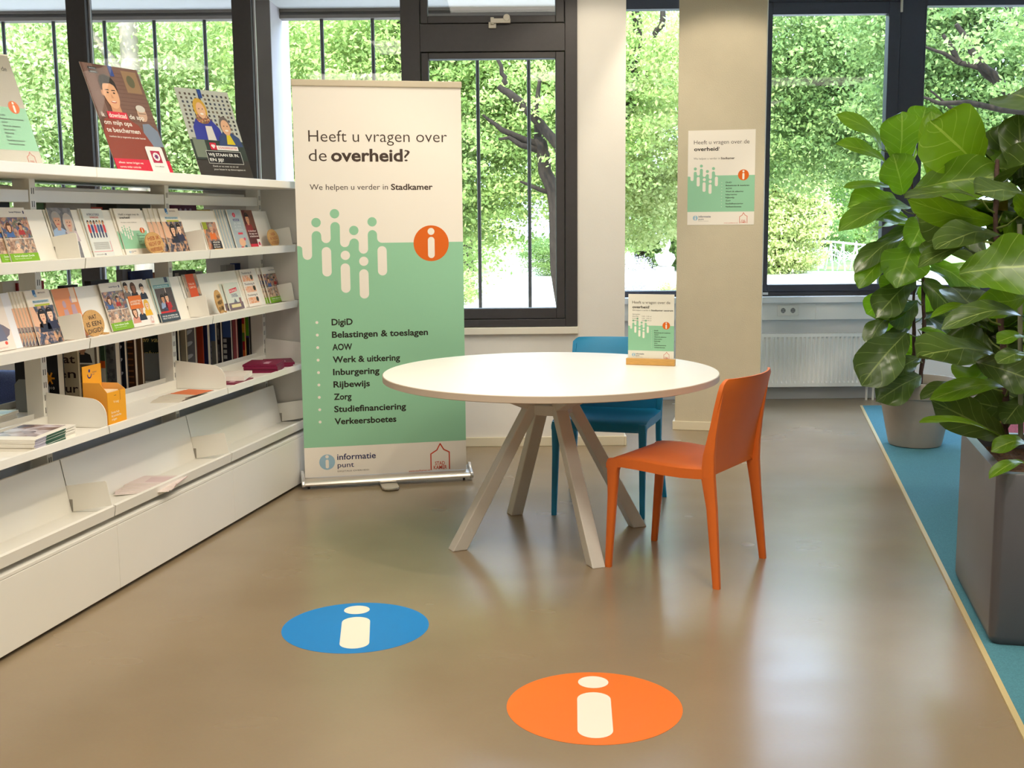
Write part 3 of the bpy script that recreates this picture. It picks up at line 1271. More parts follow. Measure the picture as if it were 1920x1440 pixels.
    fs += [(o + q * n + i, o + q * n + i + 1, o + (q + 1) * n + i + 1, o + (q + 1) * n + i) for q in range(nr_ - 1) for i in range(nx)]
    fs += [(i, i + 1, o + i + 1, o + i) for i in range(nx)]
    e0 = (nr_ - 1) * n
    fs += [(e0 + i, o + e0 + i, o + e0 + i + 1, e0 + i + 1) for i in range(nx)]
    fs += [(q * n, o + q * n, o + (q + 1) * n, (q + 1) * n) for q in range(nr_ - 1)]
    fs += [(q * n + nx, (q + 1) * n + nx, o + (q + 1) * n + nx, o + q * n + nx) for q in range(nr_ - 1)]
    mb.add(F + B, fs, material)
    mb.build('backrest', r, smooth=50)
    return r


V = Vector
chair('side_chair', 'orange plastic chair to the right of the round table', ORANGE,
      (V((.614, 4.966, 0)), V((.383, 4.586, 0)), V((1.027, 4.686, 0)), V((.768, 4.287, 0))) if False else
      (V((.383, 4.586, 0)), V((.614, 4.966, 0)), V((.768, 4.287, 0)), V((1.027, 4.686, 0))), 'plastic chairs at the round table')
chair('side_chair', 'petrol blue plastic chair behind the round table', BLUE,
      (V((.603, 5.341, 0)), V((.194, 5.425, 0)), V((.763, 5.768, 0)), V((.302, 5.938, 0))), 'plastic chairs at the round table')


# ================================================================== FLOOR STICKERS
def sticker(name, label, c, ang, m):
    mb = MB()
    R = .253

    def flat(pts, z, mm):
        mb.add([(p[0], p[1], z) for p in pts], [tuple(range(len(pts)))], mm)
    flat([(R * math.cos(t * math.pi / 48), R * math.sin(t * math.pi / 48)) for t in range(96)], .0008, m)
    mb.add([(R * math.cos(t * math.pi / 48), R * math.sin(t * math.pi / 48), z) for z in (.0001, .0008) for t in range(96)],
           [(t, (t + 1) % 96, 96 + (t + 1) % 96, 96 + t) for t in range(96)], m)
    flat([(.046 * math.cos(t * math.pi / 16), .175 + .046 * math.sin(t * math.pi / 16)) for t in range(32)], .0011, P(238, 230, 212))
    r = .049
    pts = [(r * math.cos(math.pi + math.pi * k / 14), -.212 + r + r * math.sin(math.pi + math.pi * k / 14) * 1.0) for k in range(15)]
    pts += [(r * math.cos(math.pi * k / 14), .098 - r + r * math.sin(math.pi * k / 14)) for k in range(15)]
    flat(pts, .0011, P(238, 230, 212))
    return tag(mb.build(name, matrix=T((c[0], c[1], 0)) @ RZ(ang)), label, 'floor sticker', 'round floor stickers with a white i')


sticker('floor_sticker', 'round orange floor sticker with a white letter i', (.229, 3.222), math.radians(-3), mat('sticker_orange', (238, 116, 28), 0.42, noise=.01))
sticker('floor_sticker', 'round blue floor sticker with a white letter i', (-.549, 3.906), math.radians(6), mat('sticker_blue', (6, 128, 202), 0.42, noise=.01))

# ================================================================== DISPLAY SHELVING
# local frame: x along the run (s), y away from the room, z up
SO = Vector((-1.139, 5.995, 0))
SANG = math.atan2(.978, .207)
SM_ = T(SO) @ RZ(SANG)
SMI = SM_.inverted()
Sd = (SM_.to_3x3() @ Vector((1, 0, 0)))
Sn = (SM_.to_3x3() @ Vector((0, -1, 0)))


def at_u(px, py, u):
    """shelf-frame (s, z) of a picture point lying u in front of the shelf front"""
    p = SMI @ at_plane(px, py, SO + Sn * u, Sn)
    return p.x, p.z


def at_uz(px, py, z):
    p = SMI @ at_z(px, py, z)
    return p.x, -p.y


BAYS = [-3.735, -2.725, -1.72, -.715, .29]
TH = math.atan(.055 / .2)
sh = tag(empty('display_shelving', SM_), 'long white steel display shelving with sloping brochure shelves on the left', 'shelving')
SW = WHITE_METAL
SLOT = P(70, 66, 60)
mb = MB()
mb.box(BAYS[0], BAYS[2] - .001, .0, .60, 1.555, 1.592, SW)
mb.build('top_board', sh, bevel=.003)
mb = MB()
mb.box(BAYS[2] + .001, BAYS[4] + .03, .0, .60, 1.555, 1.592, SW)
mb.build('top_board', sh, bevel=.003)
for b in BAYS:
    mb = MB()
    mb.box(b - .018, b + .018, .265, .335, .0, 1.555, SW)
    for k in range(26):
        z = .3 + k * .048
        for dx in (-.006, .006):
            mb.box(b + dx - .002, b + dx + .002, .2643, .2652, z, z + .022, SLOT)
    mb.build('post', sh, bevel=.002)
for i in range(4):
    s0, s1 = BAYS[i] + .003, BAYS[i + 1] - .003
    mb = MB()
    mb.box(s0 + .017, s1 - .017, .268, .290, 1.469, 1.515, SW)
    mb.build('back_rail', sh, bevel=.002)
    mb = MB()
    mb.box(s0 + .017, s1 - .017, .34, .58, 1.515, 1.53, SW)
    for zz in (1.21, .93, .655, .36):
        mb.strip([(.305, zz + .028), (.308, zz), (.57, zz), (.57, zz + .03)], s0 + .017, s1 - .017, .0015, SW)
    mb.build('rear_shelf', sh)
    mb = MB()
    mb.box(s0 + .017, s1 - .017, .336, .340, .28, .628, mat('back_panel_daylight_tint', (186, 194, 206), .5))  # bluish daylight on white steel is put into this colour
    mb.build('back_panel', sh)
    # sloping display shelves: lip, floor, back board
    for z0 in (1.245, .950):
        mb = MB()
        mb.strip([(.072, z0 - .017), (.066, z0 + .019), (.074, z0 + .020), (.080, z0 + .006), (.178, z0 + .008), (.232, z0 + .197), (.238, z0 + .195)], s0, s1, .0016, SW)
        mb.build('sloping_shelf', sh)
    mb = MB()
    mb.strip([(.010, .297), (.004, .337), (.011, .338), (.016, .311), (.186, .303), (.226, .505), (.233, .504)], s0, s1, .0018, SW)
    mb.build('sloping_shelf', sh)
    mb = MB()
    mb.strip([(.022, .612), (.012, .614), (.012, .640), (.018, .640), (.024, .630), (.262, .630), (.262, .672), (.268, .672)], s0, s1, .0018, SW)
    mb.build('flat_shelf', sh)
    mb = MB()
    mb.box(s0 - .002, s1 + .002, .0, .015, .016, .262, SW)
    mb.build('plinth_panel', sh, bevel=.0015)
mb = MB()
mb.box(BAYS[0], BAYS[4] + .01, .0, .60, .2635, .276, SW)
mb.build('plinth_top', sh, bevel=.0015)
mb = MB()
mb.box(BAYS[0], BAYS[4], .03, .57, .0, .016, BLACK)
mb.build('plinth_base', sh)


def plate(b, pts, parent):
    mb = MB()
    mb.extrude([(b - .0012, -u, z) for u, z in pts], (.0024, 0, 0), SW)
    mb.box(b - .002, b + .002, -pts[-1][0] - .012, -pts[-1][0] + .001, pts[-1][1] + .004, pts[-1][1] + .05, P(150, 144, 134))
    return mb.build('divider', parent)


for b in BAYS:
    if b < BAYS[4] - .1:
        plate(b, [(-.213, .404), (-.040, .431), (-.034, .427), (-.017, .338), (-.192, .304)], sh)
        for z0 in (1.245, .950):
            plate(b, [(-.219, z0 + .094), (-.104, z0 + .113), (-.097, z0 + .109), (-.083, z0 + .015), (-.198, z0 + .012)], sh)
    else:
        plate(b - .004, [(-.213, .404), (-.040, .431), (-.034, .427), (-.017, .338), (-.192, .304)], sh)
        for z0 in (1.245, .950):
            plate(b - .004, [(-.219, z0 + .094), (-.104, z0 + .113), (-.097, z0 + .109), (-.083, z0 + .015), (-.198, z0 + .012)], sh)
    mb = MB()
    arc = [(-.085 + .068 * math.sin(t), .677 + .068 * math.cos(t)) for t in [k * math.pi / 16 for k in range(9)]]
    pts = [(-.262, .762)] + arc + [(-.017, .634), (-.262, .634)]
    mb.extrude([(b - .0015, -u, z) for u, z in pts], (.003, 0, 0), SW)
    mb.build('shelf_end', sh)
mb = MB()
mb.box(BAYS[4] + .022, BAYS[4] + .034, .0, .60, .0, 1.555, mat('end_panel_grey', (206, 200, 190), .5))
for z in (.36, .66, .97, 1.27):
    mb.box(BAYS[4] + .0205, BAYS[4] + .0222, .0, .60, z, z + .003, P(150, 146, 138))
mb.build('end_panel', sh)

SKIN = [P(232, 184, 150), P(206, 150, 112), P(150, 98, 68), P(238, 200, 172)]
HAIR = [P(36, 28, 26), P(92, 58, 36), P(170, 164, 158), P(62, 44, 36), P(180, 130, 60)]


def person(mb, cx, z, h, skin, hair, cloth, L=3, long=False):
    """head and shoulders, h = height from chest to crown"""
    r = h * .24
    mb.poly([(cx - r * 1.9, z), (cx + r * 1.9, z), (cx + r * 1.5, z + h * .36), (cx + r * .5, z + h * .46), (cx - r * .5, z + h * .46), (cx - r * 1.5, z + h * .36)], cloth, L)
    if long:
        mb.ell(cx, z + h * .66, r * 1.35, r * 1.6, hair, L + 1, 14)
    else:
        mb.ell(cx, z + h * .80, r * 1.08, r * .95, hair, L + 1, 14)
    mb.poly([(cx - r * .4, z + h * .36), (cx + r * .4, z + h * .36), (cx + r * .4, z + h * .6), (cx - r * .4, z + h * .6)], skin, L + 2)
    mb.ell(cx, z + h * .68, r * .82, r * 1.12, skin, L + 3, 16)
    mb.poly([(cx - r * .8, z + h * .80), (cx + r * .8, z + h * .80), (cx + r * .5, z + h * .93), (cx - r * .5, z + h * .93)], hair, L + 4)
    for q in (-.34, .34):
        mb.ell(cx + r * q, z + h * .70, r * .12, r * .08, P(50, 36, 32), L + 4, 8)
    mb.ell(cx, z + h * .575, r * .36, r * .09, P(176, 84, 76), L + 4, 8)


# --- cover designs; w,h in metres, origin bottom-left, layers above 0
CROWD_A = [(40, 44, 60), (70, 90, 130), (120, 70, 60), (200, 150, 120), (60, 84, 66), (230, 210, 190)]
CROWD_B = [(60, 44, 40), (150, 110, 84), (222, 190, 160), (90, 90, 92), (190, 150, 120)]
NIGHT = [(22, 24, 32), (40, 44, 62), (210, 160, 120), (70, 76, 96), (30, 30, 40), (190, 196, 204)]


def c_crowd(mb, w, h):
    mb.rect(0, w, 0, h, P(236, 230, 220), 1)
    mb.rect(.0, w, h * .44, h * .82, photo_mat('photo_crowd_upper', CROWD_A, 60), 2)
    mb.rect(.0, w, h * .14, h * .43, photo_mat('photo_crowd_lower', CROWD_B, 60), 2)
    person(mb, w * .25, h * .46, h * .26, SKIN[0], HAIR[1], P(70, 104, 160), 3, True)
    person(mb, w * .66, h * .50, h * .22, SKIN[1], HAIR[0], P(170, 50, 50), 3)
    person(mb, w * .38, h * .15, h * .24, SKIN[3], HAIR[2], P(214, 180, 150), 3)
    mb.rect(0, w, 0, h * .165, P(122, 172, 28), 8)
    mb.text('Sociaal wijkteam Zwolle', w * .12, h * .10, .007, P(240, 246, 226), 9, .01, w * .72)
    mb.text('Vragen over opvoeden, zorg of werk', w * .12, h * .06, .004, P(230, 240, 210), 9, 0, w * .6)
    mb.text('Sociaal Wijkteam', w * .42, h * .90, .006, P(60, 70, 110), 3, .008, w * .42)
    mb.rect(w * .90, w * .94, h * .885, h * .94, NAVY, 3)


def c_elder(mb, w, h):
    mb.rect(0, w, 0, h, photo_mat('photo_silver', [(40, 42, 46), (88, 88, 94), (130, 128, 130), (60, 60, 66)], 30), 1)
    person(mb, w * .28, h * .36, h * .56, P(196, 150, 124), HAIR[2], P(150, 172, 200), 3)
    person(mb, w * .74, h * .34, h * .54, P(206, 166, 144), P(190, 180, 172), P(196, 180, 184), 3, True)


def c_people(mb, w, h):
    mb.rect(0, w, 0, h, P(222, 224, 218), 1)
    mb.text('INTERCULTURELE', w * .2, h * .86, .008, NAVY, 2, .012, w * .6)
    mb.text('ONTMOETING', w * .3, h * .80, .008, P(214, 66, 66), 2, .012, w * .42)
    cols = [P(214, 60, 60), P(60, 74, 130), P(206, 70, 84), P(80, 96, 140), P(60, 70, 120), P(206, 60, 70)]
    for i, c in enumerate(cols):
        x = w * (.14 + .145 * i)
        mb.caps(x, h * .40, h * .58, w * .035, P(60, 66, 96), 2)
        mb.caps(x, h * .50, h * .68, w * .055, c, 3)
        mb.ell(x, h * .72, w * .052, h * .045, HAIR[(0, 3, 0, 0, 4, 1)[i]], 3, 14)
        mb.ell(x, h * .705, w * .036, h * .03, SKIN[i % 4], 4, 12)
    for i in range(7):
        mb.rect(w * .12, w * .86, h * (.30 - i * .022), h * (.308 - i * .022), GREY, 2)
    mb.rect(w * .03, w * .97, h * .115, h * .125, P(222, 110, 120), 2)
    mb.rect(w * .94, w * .96, h * .12, h * .33, P(222, 110, 120), 2)
    mb.text('www.zwolle.nl', w * .1, h * .05, .005, GREY, 2, 0, w * .4)
    mb.ell(w * .55, h * .06, w * .025, h * .02, NAVY, 2, 10)


def c_gov(out, w, h):
    mb = MB()
    mb.mats = out.mats
    h0 = w * 1.4142
    mb.rect(0, w, 0, h0, BONE, 1)
    k = w / .42
    mb.rect(0, w, .083 * k, .2 * k, GREEN, 2)
    wave(mb, .002 * k, .311 * k, .40 * k, w, .2 * k - .0001, 0, 2)
    mb.text('Heeft u vragen over de', .05 * k, .508 * k, .024 * k, BROWN, 3, 0, .32 * k)
    mb.text('overheid?', .05 * k, .466 * k, .024 * k, DARK, 3, .022, .165 * k)
    mb.text('We helpen u verder in Stadkamer', .05 * k, .412 * k, .012 * k, GREY, 3, .004, .25 * k)
    info_dot(mb, .349 * k, .312 * k, .038 * k, ORNG, 4)
    for i, t in enumerate(TOPICS):
        mb.text(t, .240 * k, (.262 - i * .019) * k, .0095 * k, DARK, 3, .02)
    info_logo(mb, .06 * k, .044 * k, .38 * k, 3)
    o = len(out.v)
    out.v += [(a, b, c * h / h0) for a, b, c in mb.v]
    out.f += [tuple(o + q for q in f) for f in mb.f]
    out.m += mb.m


def c_couple(mb, w, h):
    mb.rect(0, w, 0, h, P(232, 222, 206), 1)
    mb.rect(0, w, 0, h * .70, photo_mat('photo_night', NIGHT, 45), 2)
    mb.poly([(0, h * .35), (0, h * .70), (w * .16, h * .70), (w * .34, h * .3)], P(226, 178, 146), 3)
    person(mb, w * .42, h * .22, h * .42, SKIN[0], HAIR[0], P(40, 44, 58), 3, True)
    person(mb, w * .74, h * .26, h * .40, SKIN[3], HAIR[0], P(52, 58, 84), 3)
    mb.rect(w * .2, w * .86, h * .76, h * .81, P(170, 196, 206), 3)
    mb.text('Mantelzorgwijzer', w * .22, h * .772, .007, P(90, 120, 140), 4, .01, w * .6)
    mb.rect(w * .24, w * .86, h * .70, h * .735, P(184, 190, 60), 4)
    mb.rect(w * .30, w * .42, h * .90, h * 1.0, P(52, 106, 158), 3)
    mb.rect(w * .33, w * .43, h * .87, h * .92, P(150, 190, 214), 4)
    mb.text('MANTELZORG', w * .52, h * .93, .005, P(120, 90, 90), 3, .01, w * .3)


def c_welcome(mb, w, h):
    mb.rect(0, w, 0, h, photo_mat('photo_orange', [(220, 116, 50), (90, 80, 78), (230, 150, 90), (110, 116, 124), (60, 50, 46)], 30), 1)
    person(mb, w * .55, h * .38, h * .56, P(214, 170, 140), HAIR[2], P(228, 116, 50), 3)
    mb.rect(0, w * .3, h * .74, h, P(150, 160, 40), 3)
    mb.rect(w * .28, w, 0, h * .32, P(40, 38, 44), 8)
    mb.text('WELKOM', w * .36, h * .24, .008, P(236, 230, 220), 9, .014, w * .5)
    mb.text('thuis in', w * .36, h * .16, .007, P(236, 230, 220), 9, .014, w * .46)
    mb.text('de buurt', w * .36, h * .08, .007, P(236, 230, 220), 9, .014, w * .46)
    mb.rect(w * .36, w * .98, h * .0, h * .04, P(226, 170, 50), 9)


def c_bluegrey(mb, w, h):
    mb.rect(0, w, 0, h, P(164, 176, 182), 1)
    mb.ell(w * .42, h * .86, w * .11, h * .06, P(198, 44, 66), 2, 18)
    mb.text('i', w * .40, h * .835, .012, P(240, 236, 230), 3, .02)
    mb.rect(w * .26, w * .72, h * .705, h * .76, P(70, 76, 120), 2)
    mb.text('DONOR', w * .31, h * .718, .005, P(230, 232, 238), 3, .01, w * .36)
    for i in range(3):
        mb.text(('JA, NEE', 'IK WIL', 'KIEZEN')[i], w * .24, h * (.62 - .08 * i), .010, P(200, 206, 208), 2, .01, w * .56)
    mb.rect(w * .36, w * .72, h * .36, h * .41, P(214, 56, 74), 2)
    mb.ell(w * .5, h * .16, w * .24, h * .11, P(226, 176, 140), 2, 16)
    mb.ell(w * .74, h * .24, w * .08, h * .04, P(206, 80, 110), 3, 12)
    mb.rect(w * .3, w * .5, 0, h * .05, P(190, 50, 50), 3)
    mb.rect(w * .62, w * .78, 0, h * .08, P(60, 110, 116), 3)


def app_text(mb, w, h, L, cap):
    R_ = P(214, 36, 62)
    wt = P(244, 232, 222)
    mb.rect(0, w, 0, h * .115, R_, L)
    mb.rect(w * .165, w * .51, h * .487, h * .555, R_, L)
    mb.text('ik', w * .055, h * .50, cap, wt, L + 1, .012, w * .055)
    mb.text('download', w * .185, h * .50, cap, wt, L + 1, .012, w * .30)
    mb.text('de app', w * .54, h * .50, cap, wt, L + 1, .012, w * .26)
    mb.text('om mijn opa', w * .055, h * .43, cap, wt, L + 1, .012, w * .48)
    mb.text('te beschermen', w * .055, h * .36, cap, wt, L + 1, .012, w * .58)
    mb.text('voorkom dat je ongemerkt een ander besmet', w * .055, h * .31, cap * .4, wt, L + 1, .006, w * .64)
    mb.text('alleen', w * .06, h * .07, cap * .45, wt, L + 1, .006, w * .11)
    mb.text('samen krijgen we', w * .19, h * .07, cap * .45, wt, L + 1, .006, w * .30)
    mb.text('corona onder controle', w * .06, h * .03, cap * .45, wt, L + 1, .006, w * .36)


def c_app(mb, w, h):
    mb.rect(0, w, 0, h, P(88, 38, 34), 1)
    mb.rect(w * .3, w, h * .5, h, P(112, 70, 54), 2)
    person(mb, w * .34, h * .42, h * .50, P(208, 150, 112), HAIR[0], P(140, 42, 38), 3)
    wt = P(244, 226, 216)
    mb.text('ik download', w * .12, h * .42, .009, wt, 8, .014, w * .7)
    mb.text('de app om', w * .12, h * .35, .009, wt, 8, .014, w * .75)
    mb.text('te beschermen', w * .12, h * .28, .009, wt, 8, .014, w * .8)
    mb.rect(0, w, 0, h * .10, P(202, 36, 56), 8)
    mb.rect(w * .68, w * .96, 0, h * .22, P(236, 228, 222), 9)
    mb.ell(w * .82, h * .1, w * .09, h * .05, P(180, 36, 70), 10, 14)


def c_portrait(mb, w, h):
    mb.rect(0, w, 0, h, P(230, 216, 204), 1)
    pts = [(0, h * .12)] + [(w * (.72 + .26 * math.sin(t * .9)) * 1.0, h * (.16 + .84 * t / 10)) for t in range(11)] + [(0, h)]
    mb.poly(pts, P(120, 110, 120), 2)
    person(mb, w * .46, h * .16, h * .8, P(204, 150, 128), P(66, 62, 72), P(110, 112, 132), 3)
    mb.ell(w * .78, h * .12, w * .04, h * .03, P(214, 80, 60), 2, 12)
    mb.text('Zorgwijzer', w * .44, h * .04, .005, P(200, 150, 140), 2, 0, w * .36)


def c_orange(mb, w, h):
    mb.rect(0, w, 0, h, P(226, 146, 96), 1)
    lil = P(190, 160, 172)
    for cx, zz in ((w * .36, h * .22), (w * .72, h * .30)):
        mb.poly([(cx - w * .15, zz), (cx + w * .15, zz), (cx + w * .08, zz + h * .36), (cx - w * .08, zz + h * .36)], lil, 2)
        mb.ell(cx, zz + h * .46, w * .075, h * .075, lil, 2, 14)
    mb.rect(w * .72, w * .94, h * .70, h * 1.0, P(238, 214, 190), 3)


def c_collage(mb, w, h):
    mb.rect(0, w, 0, h, P(234, 228, 220), 1)
    spots = [(.12, .62, 0, 0), (.45, .60, 2, 1), (.84, .56, 3, 0), (.2, .08, 0, 1), (.52, .12, 1, 0), (.84, .20, 3, 1)]
    cl = [P(120, 110, 106), P(40, 40, 46), P(44, 50, 66), P(216, 150, 130), P(40, 46, 60), P(232, 178, 40)]
    for i, (x, z, sk, lg) in enumerate(spots):
        person(mb, w * x, h * z, h * .34, SKIN[sk], HAIR[i % 2 if i != 5 else 4] if i != 5 else P(230, 180, 60), cl[i], 3, bool(lg))
    mb.rect(w * .06, w * .66, h * .38, h * .66, P(224, 116, 40), 9)
    mb.text('LAAGGELETTERD', w * .1, h * .52, .008, P(250, 236, 214), 10, .014, w * .5)
    mb.text('EN ONDERWEG', w * .1, h * .465, .008, P(250, 236, 214), 10, .014, w * .44)
    house_logo(mb, w * .82, h * .03, .22, 9)


def c_hall(mb, w, h):
    mb.rect(0, w, 0, h, P(176, 192, 186), 1)
    mb.rect(0, w, 0, h * .19, P(56, 70, 80), 2)
    mb.rect(w * .08, w * .97, h * .19, h * .76, photo_mat('photo_hall', [(40, 30, 30), (76, 58, 54), (52, 40, 40), (110, 88, 80)], 24), 2)
    mb.rect(w * .60, w * .63, h * .45, h * .76, P(210, 196, 186), 3)
    person(mb, w * .36, h * .30, h * .32, SKIN[1], HAIR[0], P(140, 160, 190), 3)
    person(mb, w * .58, h * .30, h * .34, SKIN[0], HAIR[0], P(178, 40, 46), 3)
    mb.rect(w * .3, w * .46, h * .19, h * .32, P(52, 60, 88), 4)
    mb.rect(w * .5, w * .68, h * .19, h * .32, P(168, 36, 42), 4)
    mb.rect(w * .06, w * .9, h * .77, h * .84, P(96, 150, 156), 3)
    mb.text('HUISVESTING', w * .1, h * .785, .007, P(214, 232, 230), 4, .012, w * .7)
    mb.rect(w * .72, w * .88, h * .88, h, P(52, 70, 96), 3)
    mb.rect(w * .06, w * .84, h * .195, h * .235, P(202, 50, 50), 9)
    mb.text('TIPS EN ADVIEZEN OM', w * .08, h * .11, .006, P(236, 236, 232), 3, .014, w * .8)
    mb.text('VEILIG THUIS TE WONEN', w * .08, h * .06, .006, P(236, 236, 232), 3, .014, w * .84)


def c_red(mb, w, h):
    mb.rect(0, w, 0, h, photo_mat('photo_dim', [(80, 76, 80), (130, 120, 116), (200, 160, 130), (60, 56, 60)], 30), 1)
    mb.rect(w * .2, w * .78, h * .45, h, P(220, 86, 42), 2)
    mb.text('TAAL EN', w * .27, h * .74, .009, P(246, 214, 190), 3, .014, w * .4)
    mb.text('COMPUTER', w * .27, h * .66, .009, P(246, 214, 190), 3, .014, w * .44)


def c_town(mb, w, h):
    mb.rect(0, w, 0, h, P(210, 216, 206), 1)
    mb.poly([(w * .26, h * .62), (w * .80, h * .68), (w * .80, h * .82), (w * .26, h * .76)], P(214, 44, 66), 2)
    mb.text('IN ZWOLLE', w * .29, h * .655, .010, P(246, 240, 236), 3, .016, w * .48, rot=.07)
    mb.text('GOED', w * .32, h * .53, .008, P(70, 80, 130), 2, .012, w * .4)
    mb.text('LATEN DOEN', w * .32, h * .46, .008, P(70, 80, 130), 2, .012, w * .44)
    mb.rect(0, w, 0, h * .26, P(120, 104, 112), 2)
    mb.rect(w * .15, w * .8, h * .08, h * .2, P(224, 212, 160), 3)
    mb.poly([(w * .38, h * .26), (w * .62, h * .26), (w * .5, h * .42)], P(110, 120, 130), 2)
    mb.rect(w * .78, w * .92, h * .2, h * .42, P(140, 104, 104), 3)


def c_script(mb, w, h):
    mb.rect(0, w, 0, h, P(238, 230, 218), 1)
    for i in range(3):
        z = h * (.88 - i * .30)
        mb.text('Thuislening &', w * .08, z, .011, P(60, 60, 70), 2, .004, w * .8, shear=.25)
        mb.rect(w * .06, w * .9, z - h * .20, z - h * .035, photo_mat('photo_skin', [(214, 110, 60), (236, 190, 160), (226, 150, 90), (240, 220, 200), (150, 70, 50)], 50), 2)
        mb.ell(w * .78, z - h * .10, w * .10, h * .07, P(60, 70, 60), 3, 12)


def sheet_matrix(s, u, z, lean=TH, turn=0.0):
    return SM_ @ T((s, -u, z)) @ RZ(turn) @ RX(-lean)


def brochure(name, label, cat, s0, s1, h, tier, art, n=1, step=.0, thick=.0035, off=.004, group=None, lean=TH, one=None):
    """n copies standing against the sloping board; every copy is a thing of its own"""
    w = s1 - s0
    z0 = tier
    h -= .010
    mb = MB()
    mb.box(0, w, 0, thick, 0, h, PAPER)
    art(mb, w, h)
    first = None
    for k in range(n):
        i = n - 1 - k          # the foremost first
        u = -.178 + off + thick * 1.05 * (k == 0) * n + (thick * 1.05 * i if k else 0)
        M = sheet_matrix(s0 - step * k, u, z0, lean)
        if first is None:
            first = mb.build(name, matrix=M)
            o = first
        else:
            o = first.copy()
            COL.objects.link(o)
            o.matrix_world = M
        tag(o, (label if k == 0 else one) if n > 1 else label, cat, group)
    return first


Z1, Z2 = 1.2580, .9620
brochure('brochure', 'brochure with crowd photos and green strip, leftmost on the upper sloping shelf', 'brochure', -2.010, -1.848, .208, Z1, c_crowd, 2, .045,
         one='second crowd-photo brochure half hidden at the left end of the upper sloping shelf')
brochure('brochure', 'photo brochure of a smiling grey-haired couple behind a divider on the upper shelf', 'brochure', -1.707, -1.555, .208, Z1, c_elder)
brochure('brochure', 'pale brochure with a row of small colourful drawn people', 'brochure', -1.488, -1.342, .206, Z1, c_people, 2, .008,
         one='copy behind the pale brochure with drawn people')
brochure('brochure', 'small brochure in the green and cream design of the big banner, upper sloping shelf', 'brochure', -1.252, -1.040, .208, Z1, c_gov, 2, .012,
         one='copy edge showing behind the small green and cream brochure')
brochure('brochure', 'white magazine with a dark couple photo, foremost of the fan on the upper shelf', 'brochure', -.900, -.722, .210, Z1, c_couple, 4, .034,
         group='fanned couple magazines on the upper shelf', one='white couple-photo magazine fanned behind the foremost one on the upper shelf')
brochure('brochure', 'short orange and grey brochure with a dark text block, upper shelf', 'brochure', -.508, -.366, .146, Z1, c_welcome)
brochure('brochure', 'blue-grey brochure with a small red disc, front of its stack on the upper shelf', 'brochure', -.262, -.114, .208, Z1, c_bluegrey, 5, .018, .006,
         group='stack of blue-grey brochures', one='blue-grey brochure in the stack behind the one with the red disc')
brochure('brochure', 'dark red brochure of a man with white words, upper shelf', 'brochure', -.075, .052, .206, Z1, c_app, 3, .018, .006,
         group='stack of dark red brochures', one='dark red brochure in the stack behind the front one')

brochure('brochure', 'cream magazine with a large portrait, leftmost on the lower sloping shelf', 'brochure', -2.215, -2.012, .222, Z2, c_portrait)
brochure('brochure', 'white sheet standing between the portrait magazine and the fanned couple magazines', 'brochure', -2.02, -1.962, .208, Z2, lambda mb, w, h: mb.rect(0, w, 0, h, P(232, 230, 232), 1), off=.0005)
brochure('brochure', 'couple-photo magazine with yellow bar, foremost of the stack on the lower shelf', 'brochure', -1.905, -1.758, .210, Z2, c_couple, 6, .013, .004,
         group='stacked couple magazines on the lower shelf', one='couple-photo magazine in the stack behind the foremost on the lower shelf')
brochure('brochure', 'orange booklet with two lilac figures behind a divider', 'brochure', -1.712, -1.560, .204, Z2, c_orange)
brochure('brochure', 'crowd-photo brochure with green strip beside the digid speech bubble', 'brochure', -1.398, -1.247, .206, Z2, c_crowd, 3, -.014,
         group='crowd brochures beside the speech bubble', one='crowd-photo brochure peeking out behind the one beside the digid bubble')
brochure('brochure', 'white brochure with a collage of faces and an orange block', 'brochure', -1.218, -1.046, .208, Z2, c_collage)
brochure('brochure', 'teal brochure with two people standing in a dark hall', 'brochure', -.993, -.826, .206, Z2, c_hall, 2, .010,
         one='copy edge behind the teal brochure with two people')
brochure('brochure', 'grey photo brochure with an orange-red block behind the divider', 'brochure', -.692, -.558, .208, Z2, c_red)
brochure('brochure', 'small pale brochure with a red slanted label above a town view', 'brochure', -.330, -.170, .144, Z2, c_town, 2, .022, .006,
         one='small grey-backed copy behind the pale town brochure')
brochure('brochure', 'cream leaflet with three rows of handwriting-style words and photos', 'brochure', -.102, .045, .202, Z2, c_script, 3, .010, .003,
         group='cream leaflets in three rows', one='leaflet copy just behind the cream three-row leaflet')
brochure('brochure', 'crowd-photo brochure with green strip, rightmost on the lower sloping shelf', 'brochure', .147, .340, .202, Z2, c_crowd, 3, .014, .005,
         group='rightmost crowd brochures', one='crowd-photo brochure stacked behind the rightmost one on the lower shelf')


# --- cork speech bubbles
def bubble(label, s, u, z, rx, rz, lines, ink, turn=0.0, tail=1):
    mb = MB()
    pts = []
    for k in range(36):
        t = -math.pi / 2 + .42 * tail + 2 * math.pi * k / 36
        pts.append((rx * math.cos(t), rz + rz * math.sin(t)))
    if tail:
        pts += [(rx * .12, 0.0), (rx * .55, -.0), (rx * 1.18, .004), (rx * 1.15, .012), (rx * .78, rz * .30)]
        pts = pts[:34] + [(rx * .02, .0), (rx * .7, .014), (rx * 1.2, .0), (rx * 1.25, .010)]
    mb.extrude([(x, 0, q) for x, q in pts], (0, .006, 0), CORK)
    for i, t in enumerate(lines):
        zz = rz * (1.35 - i * .5)
        wd = min(rx * 1.4, rx * .26 * len(t))
        mb.text(t, -wd / 2, zz - rz * .1, rz * .32, ink, 2, .006, wd, rot=.06)
    return tag(mb.build('speech_bubble', matrix=sheet_matrix(s, u, z, TH * .9, turn)), label, 'sign', None)


